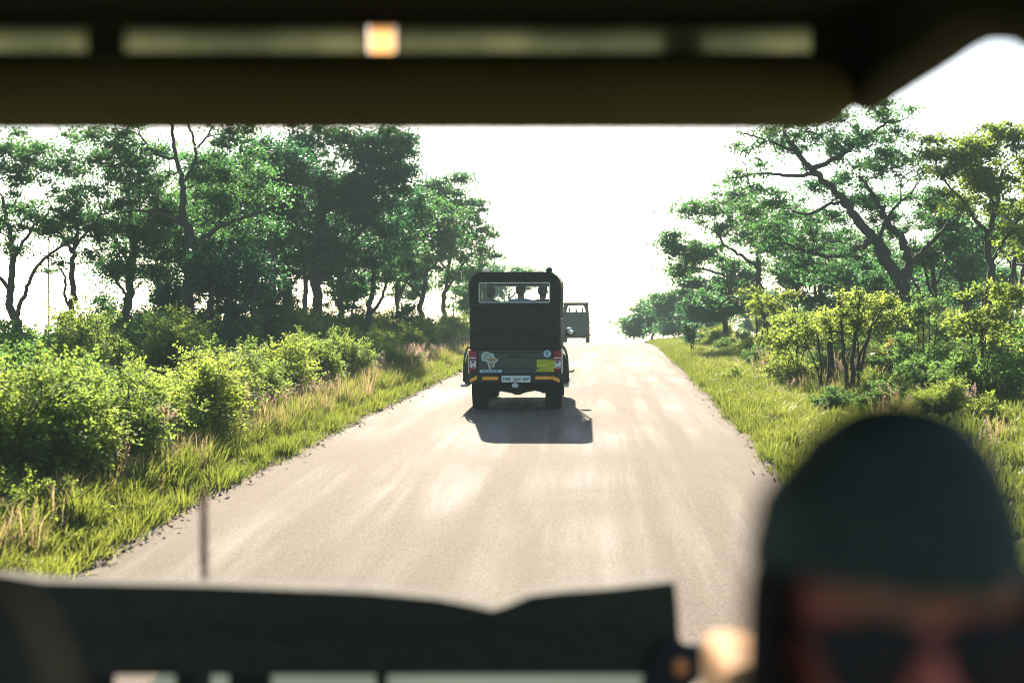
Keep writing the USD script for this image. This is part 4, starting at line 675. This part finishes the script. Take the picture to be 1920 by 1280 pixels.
# the second truck at the crest
d2 = 88.0; q2 = P(1080, 643, d2); kx, ky = q2[0], q2[1]; kz = zsurf(kx, ky + 1)
K = thing('safari_truck', 'small hazy safari truck farther ahead at the crest of the road', 'truck', (kx, ky, kz), 0.0, math.degrees(math.atan2(zsurf(kx, ky + 3.9) - zsurf(kx, ky + .8), 3.1)))
part('body', rbox(-.86, .86, 0, 4.8, .55, 1.22, .06), paint_green, K, smooth=30)
part('tailgate', rbox(-.68, .68, -.04, .05, .62, 1.2, .02), plain('faded_green_paint', (.016, .028, .024), .7, .1), K, smooth=30)
part('rear_canvas', hull(*[sph((x, y, z), .04, 10) for x, y, z in ((-.82, 0, 1.2), (.82, 0, 1.2), (-.77, 0, 1.86), (.77, 0, 1.86), (.82, .2, 1.2), (-.82, .2, 1.2), (.77, .2, 1.86), (-.77, .2, 1.86))]), plain('grey_green_canvas', (.016, .024, .020), .85, .05), K, smooth=30)
part('roof', rbox(-.80, .80, -.05, 3.4, 2.36, 2.47, .04), canvas_jeep, K, smooth=30)
part('roof_rack_tube', tube([(-.75, .1, 2.50), (.75, .1, 2.50)], [.02] * 2, 6), black_gloss, K)
for s in (-1, 1):
    for y in (0, 1.7, 3.3): part('roof_post', tube([(s * .80, y, 1.2), (s * .74, y, 2.38)], [.03] * 2, 6), black_gloss, K)
    part('corner_flap', along(Polygon([(s * .80, 1.86), (s * .77, 2.37), (s * .42, 2.37), (s * .52, 2.15), (s * .58, 1.86)]), -.01, .01), canvas_jeep, K)
    part('tail_light', rbox(s * .78 - .06, s * .78 + .06, -.05, .04, .75, 1.12, .02), red_lens, K, smooth=30)
    part('side_step', rbox(.84 if s > 0 else -1.0, 1.0 if s > 0 else -.84, .3, 3, .45, .52, .015), blackp, K)
    part('step_peg', tube([(s * .86, .3, 1.38), (s * 1.0, .3, 1.38)], [.02] * 2, 6), blackp, K)
    for y in (.8, 3.8): wheel(K, s * .72, y, .38, .27)
part('bumper', rbox(-.86, .86, -.12, 0, .44, .68, .03), blackp, K, smooth=30)
part('rear_axle', rbox(-.62, .62, .70, .88, .26, .56, .05), blackp, K, smooth=30)
part('mud_flap', rbox(-.86, -.58, .30, .33, .20, .56, .01), rubber, K); part('mud_flap', rbox(.58, .86, .30, .33, .20, .56, .01), rubber, K)
for y in (.7, 1.8): part('bench_seat', rbox(-.7, .7, y - .25, y + .2, 1.15, 1.32, .04), blackp, K, smooth=30)
def ink2(x, y, z): return (kx + x, ky + y, kz + z)
person('passenger at the left in the far truck', ink2(-.42, .7, 1.31), sk=skin_dark, sh=shirt_black)
person('passenger at the right in the far truck', ink2(.40, .7, 1.31), sk=skin_dark, sh=shirt_black)
person('passenger sitting in the row ahead in the far truck', ink2(.02, 1.8, 1.31), sk=skin_dark, sh=shirt_grey, s=.94)

# ------------------------------------------------------------------ the truck the photograph is taken from
cq = math.degrees(YAW)
T = thing('open_safari_vehicle', 'dark open safari vehicle framing the whole view, its roof above and cowl below', 'vehicle', (0, 0, 0), cq)
H = EYE[2]
def V(px, py, d): return ((px - 960) / FPX * d, d, H + (640 - py) / FPX * d + d * math.tan(PITCH))
zr = V(0, 40, 2.6)[2]
# roof sheet: underside at zr, right edge at x = .66
part('roof_canvas', rbox(-1.25, .70, -2.6, 2.66, zr, zr + .06, .02), canvas_dark, T, smooth=40)
hz = V(0, 168, 2.6)[2]; hr_ = .071
hd = hull(sph((-1.25, 2.62, hz), hr_, 24), sph((.56, 2.62, hz), hr_, 24)) + rbox(-1.25, .60, 2.60, 2.68, hz, V(0, 104, 2.6)[2], .015)
part('header_roll', hd, canvas_olive, T, smooth=50)
zb0, zb1 = V(0, 104, 2.9)[2], V(0, 30, 2.9)[2]
for a, b in ((-300, 690), (741, 1605)):
    x0, x1 = V(a, 0, 2.9)[0], V(b, 0, 2.9)[0]; part('canvas_band', rbox(x0, x1, 2.895, 2.905, zb0 - .06, zb1 + .05, .004), band_cloth, T)
part('canvas_patch', rbox(V(692, 0, 2.93)[0], V(740, 0, 2.93)[0], 2.925, 2.935, zb0 - .06, zb1 + .05, .004), mat('peach_canvas', {'d': ('diffuse_bsdf', {'color': (.5, .36, .22)}), 't': ('translucent_bsdf', {'color': (.78, .58, .37)}), 'x': ('mix_closure', {'fac': .8})}, [('d.BSDF', 'x.closure1'), ('t.BSDF', 'x.closure2')], 'x.closure'), T)
part('front_visor', rbox(-1.25, .72, 2.66, 3.0, zb1 + .005, zb1 + .04, .012), canvas_dark, T, smooth=40)
part('header_ledge', rbox(-1.25, .66, 2.70, 2.86, zb0 - .14, V(0, 106, 2.70)[2], .012), canvas_dark, T, smooth=40)
x0, x1 = V(1235, 0, 2.95)[0], V(1310, 0, 2.95)[0]; part('canvas_band', rbox(x0, x1, 2.945, 2.955, zb0 - .06, zb1 + .02, .004), band_cloth, T)
for a, b in ((165, 238),):
    x0, x1 = V(a, 0, 2.0)[0], V(b, 0, 2.0)[0]; part('roof_strap', rbox(x0, x1, 1.98, 2.0, V(0, 120, 2.0)[2], V(0, 20, 2.0)[2], .006), canvas_dark, T)
zs = V(1580, 195, 2.6)[2]
part('side_roll', tube(curve([(.665, 2.66, zs + .03), (.672, 2.3, zs + .03), (.675, 2.06, zs + .028), (.688, 1.93, zs + .004), (.70, 1.78, zs - .03), (.70, 1.0, zs - .04), (.70, -2.5, zs)], 40), .036, 12), roll_olive, T, smooth=True)
part('side_valance', cat([rbox(.66, .70, -2.6, 2.66, zs + .03, zr + .02, .01), rbox(.56, .70, 2.60, 2.68, zs + .04, zr + .03, .02)]), canvas_dark, T, smooth=40)
part('side_valance', rbox(-1.25, -1.21, -2.6, 2.66, zs - .02, zr + .02, .01), canvas_dark, T, smooth=40)
for x, y in ((.66, 2.64 - .02), (-1.2, 2.6), (.72, -2.5), (-1.2, -2.5)):
    if y < 0: part('roof_post', tube([(x, y, 1.0), (x, y, zr + .02)], [.025] * 2, 8), black_gloss, T, smooth=True)
part('windscreen_post', tube(curve([(-1.2, 2.62, zr), (-1.2, 2.9, 1.9), (-1.15, 3.05, 1.3)], 10), .028, 8), black_gloss, T, smooth=True)
# cowl: the dark padded panel at the lower edge
top = [(-420, 1064), (0, 1071), (90, 1086), (380, 1092), (690, 1104), (820, 1116), (880, 1128), (922, 1138), (955, 1128), (995, 1110), (1050, 1104), (1140, 1098), (1262, 1084)]
out = [V(x, y, 3.0) for x, y in top + [(1267, 1130), (1270, 1196), (1262, 1257), (-420, 1259)]]
cow = Polygon([(p[0], p[2]) for p in out]); m = upright(ext(cow.buffer(.006).buffer(-.006), .07), 2.97)
part('cowl', m, canvas_dark, T)
part('cowl_rail', tube([V(-420, 1180, 2.97), V(1262, 1186, 2.97)], [.012] * 2, 8), canvas_dark, T, smooth=True)
kb = V(1292, 1238, 2.95); part('bracket', hull(sph(kb, .042), sph((kb[0] - .06, kb[1], kb[2] - .05), .04), sph((kb[0] - .05, kb[1], kb[2] + .035), .012)), blackp, T, smooth=True)
lb = V(1275, 1250, 2.89); part('indicator_lamp', sph(lb, (.017, .012, .020)), orange_lamp, T, smooth=True)
for a, b in ((705, 727), (430, 510), (330, 380), (-120, 215)):
    part('cowl_support', rbox(V(a, 0, 3.06)[0], V(b, 0, 3.06)[0], 3.05, 3.07, 1.3, V(0, 1200, 3.0)[2], .005), blackp, T)
part('bonnet', rbox(-1.05, .42, 3.1, 4.95, 1.10, 1.33, .08), paint_pale, T, smooth=40)
part('body_shell', (rbox(-1.12, .66, -2.7, 3.15, .62, 1.18, .08) - Manifold.cube([1.62, 5.5, .8], True).translate([-.23, .1, 1.15])) + rbox(-1.12, .52, 3.0, 5.0, .62, 1.12, .08), paint_green, T, smooth=30)
for x in (-.98, .50):
    for y in (-1.4, 3.95): wheel(T, x, y + .0, .40, .26)
at = V(382, 925, 3.5); ab = V(384, 1140, 3.5); part('antenna', tube([ab, V(384, 1062, 3.5), V(383, 1055, 3.5), at, V(382, 912, 3.5)], [.011, .008, .010, .009, .003], 8), rust, T, smooth=True)
part('antenna_base', tube([(ab[0], ab[1], 1.2), ab], [.02, .014], 8), blackp, T, smooth=True)
# seats
def seat(x, y, z, w, hb):
    s = part('seat', rbox(x - w / 2, x + w / 2, y - .22, y + .26, z - .14, z, .05), canvas_dark, T, smooth=40); return s
seat(.31, 1.12, H - .92, .50, .5); part('seat_backrest', rbox(.07, .55, 1.36, 1.43, H - .95, H - .42, .03), canvas_dark, T, smooth=40)
seat(-.15, -.08, H - .82, .9, .5); part('seat_backrest', rbox(-.6, .3, -.36, -.28, H - .85, H - .3, .03), canvas_dark, T, smooth=40)
part('seat_riser', rbox(.1, .52, .95, 1.3, .86, H - 1.05, .02), blackp, T); part('seat_riser', rbox(-.55, .25, -.25, .1, .86, H - .95, .02), blackp, T)
hs = hull(*[sph((x, .82, z), .05, 18) for x, z in ((-.60, H - .150), (-.325, H - .178), (-.60, H - .75), (-.285, H - .75), (-.298, H - .26))])
hb_ = part('seat_backrest', hs, canvas_dark, T, smooth=40)
part('piping', tube(curve([(-.62, .845, H - .128), (-.40, .845, H - .130), (-.305, .845, H - .152), (-.272, .845, H - .22), (-.245, .845, H - .35), (-.235, .845, H - .7)], 24), .016, 10), tan_cloth, hb_, smooth=True)
hb2 = V(1402, 1282, 2.05); part('headrest', hull(*[sph((hb2[0] + a, 2.05 + c, hb2[2] + b), .026, 16) for a in (-.012, .026) for b in (-.14, .008) for c in (-.02, .22)]), plain('tan_leather', (.36, .21, .105), .75, .05), T, smooth=40, label='warm tan headrest catching the sun beside the passenger in the hat')
part('headrest_stem', tube([(hb2[0] + .03, 2.05, 1.0), (hb2[0] + .03, 2.05, hb2[2] - .1)], [.03] * 2, 8), blackp, T, smooth=True)

# the passenger in the hat, turned to face the camera from a rear-facing seat
hp = np.array(V(1668, 1172, 1.12)); ca, sa = math.cos(YAW), math.sin(YAW)
wl = lambda p: np.array([p[0] * ca - p[1] * sa, p[0] * sa + p[1] * ca, p[2]])
skin_flush = plain('flushed_skin', (.36, .105, .085), .65, .1, noise=12, var=.12)
SC = 1.12; org = wl(hp - np.array([0, -.015, .735]) * SC)
cp = person('blurred passenger in a tall dark hat and sunglasses filling the lower right corner', org, cq + 181, 0, skin_flush, shirt_black, hair_dark, False, SC)
hat = hull(sph((0, .004, .782), (.093, .107, .014), 32), sph((0, .002, .812), (.088, .102, .030), 32), sph((-.006, -.004, .842), (.068, .082, .034), 32), sph((-.008, -.006, .860), (.050, .062, .024), 32)) - hull(sph((0, .004, .782), (.086, .10, .045), 24), sph((0, .004, .70), (.088, .102, .05), 24))
hat += hull(sph((0, .004, .777), (.094, .108, .009), 32), sph((0, .004, .79), (.092, .106, .009), 32)) - Manifold.cylinder(.2, .0875, .0875, 48, True).scale([1, 1.14, 1]).translate([0, .004, .782])
part('hat', hat.translate([0, 0, -.78]).scale([1.045, 1.03, 1.15]).rotate([2.0, -5.0, 0]).translate([0, 0, .775]).refine_to_length(.012), cap_cloth, cp, smooth=50)
mane = hull(sph((0, -.005, .765), (.090, .098, .06), 24), sph((0, -.03, .68), (.088, .075, .06), 24), sph((0, -.04, .60), (.085, .06, .06), 24)) + hull(sph((-.086, .02, .76), (.016, .04, .03)), sph((-.088, .015, .66), (.018, .035, .05))) + hull(sph((.086, .02, .76), (.016, .04, .03)), sph((.088, .015, .66), (.018, .035, .05)))
part('hair', (mane - Manifold.cube([.148, .3, .5], True).translate([0, .165, .62])).refine_to_length(.02), hair_dark, cp, smooth=50)
part('fringe', hull(sph((-.045, .085, .772), (.022, .016, .012)), sph((.045, .085, .772), (.022, .016, .012)), sph((0, .102, .772), (.03, .010, .014)), sph((-.05, .085, .762), (.012, .014, .006)), sph((.02, .100, .760), (.02, .010, .006))), hair_brown, cp, smooth=50)
gl = part('sunglasses', cat([hull(sph((-.013, .112, .742), .003), sph((.013, .112, .742), .003))] + [hull(sph((s * .064, .098, .744), .003), sph((s * .082, .02, .742), .003)) for s in (-1, 1)] + [tube([(s * .034 + .036 * math.cos(t), .108 - abs(math.cos(t) * s + s * .1 * s) * .0, .730 + .028 * math.sin(t)) for t in np.linspace(0, 2 * np.pi, 25)], .0022, 6) for s in (-1, 1)]), blackp, cp, smooth=40)
for s in (-1, 1): part('lens', hull(sph((s * .038 - .017, .110, .743), (.018, .004, .014)), sph((s * .038 + .020, .102, .743), (.018, .004, .014)), sph((s * .042, .106, .716), (.022, .004, .016))), blackp, gl, smooth=40)

# ------------------------------------------------------------------ haze
hb = trimesh.creation.box([6400, 6400, 36]); hb.apply_translation([0, 0, -2.0])
hz_m = mat('haze_air', {'v': ('principled_volume', {'color': (.70, .94, .94), 'density': .0005, 'anisotropy': .1})}, [], None, 'v.volume')
tag(part('haze', hb, hz_m, kind='stuff'), 'thin bright morning haze over the road and trees', 'haze')
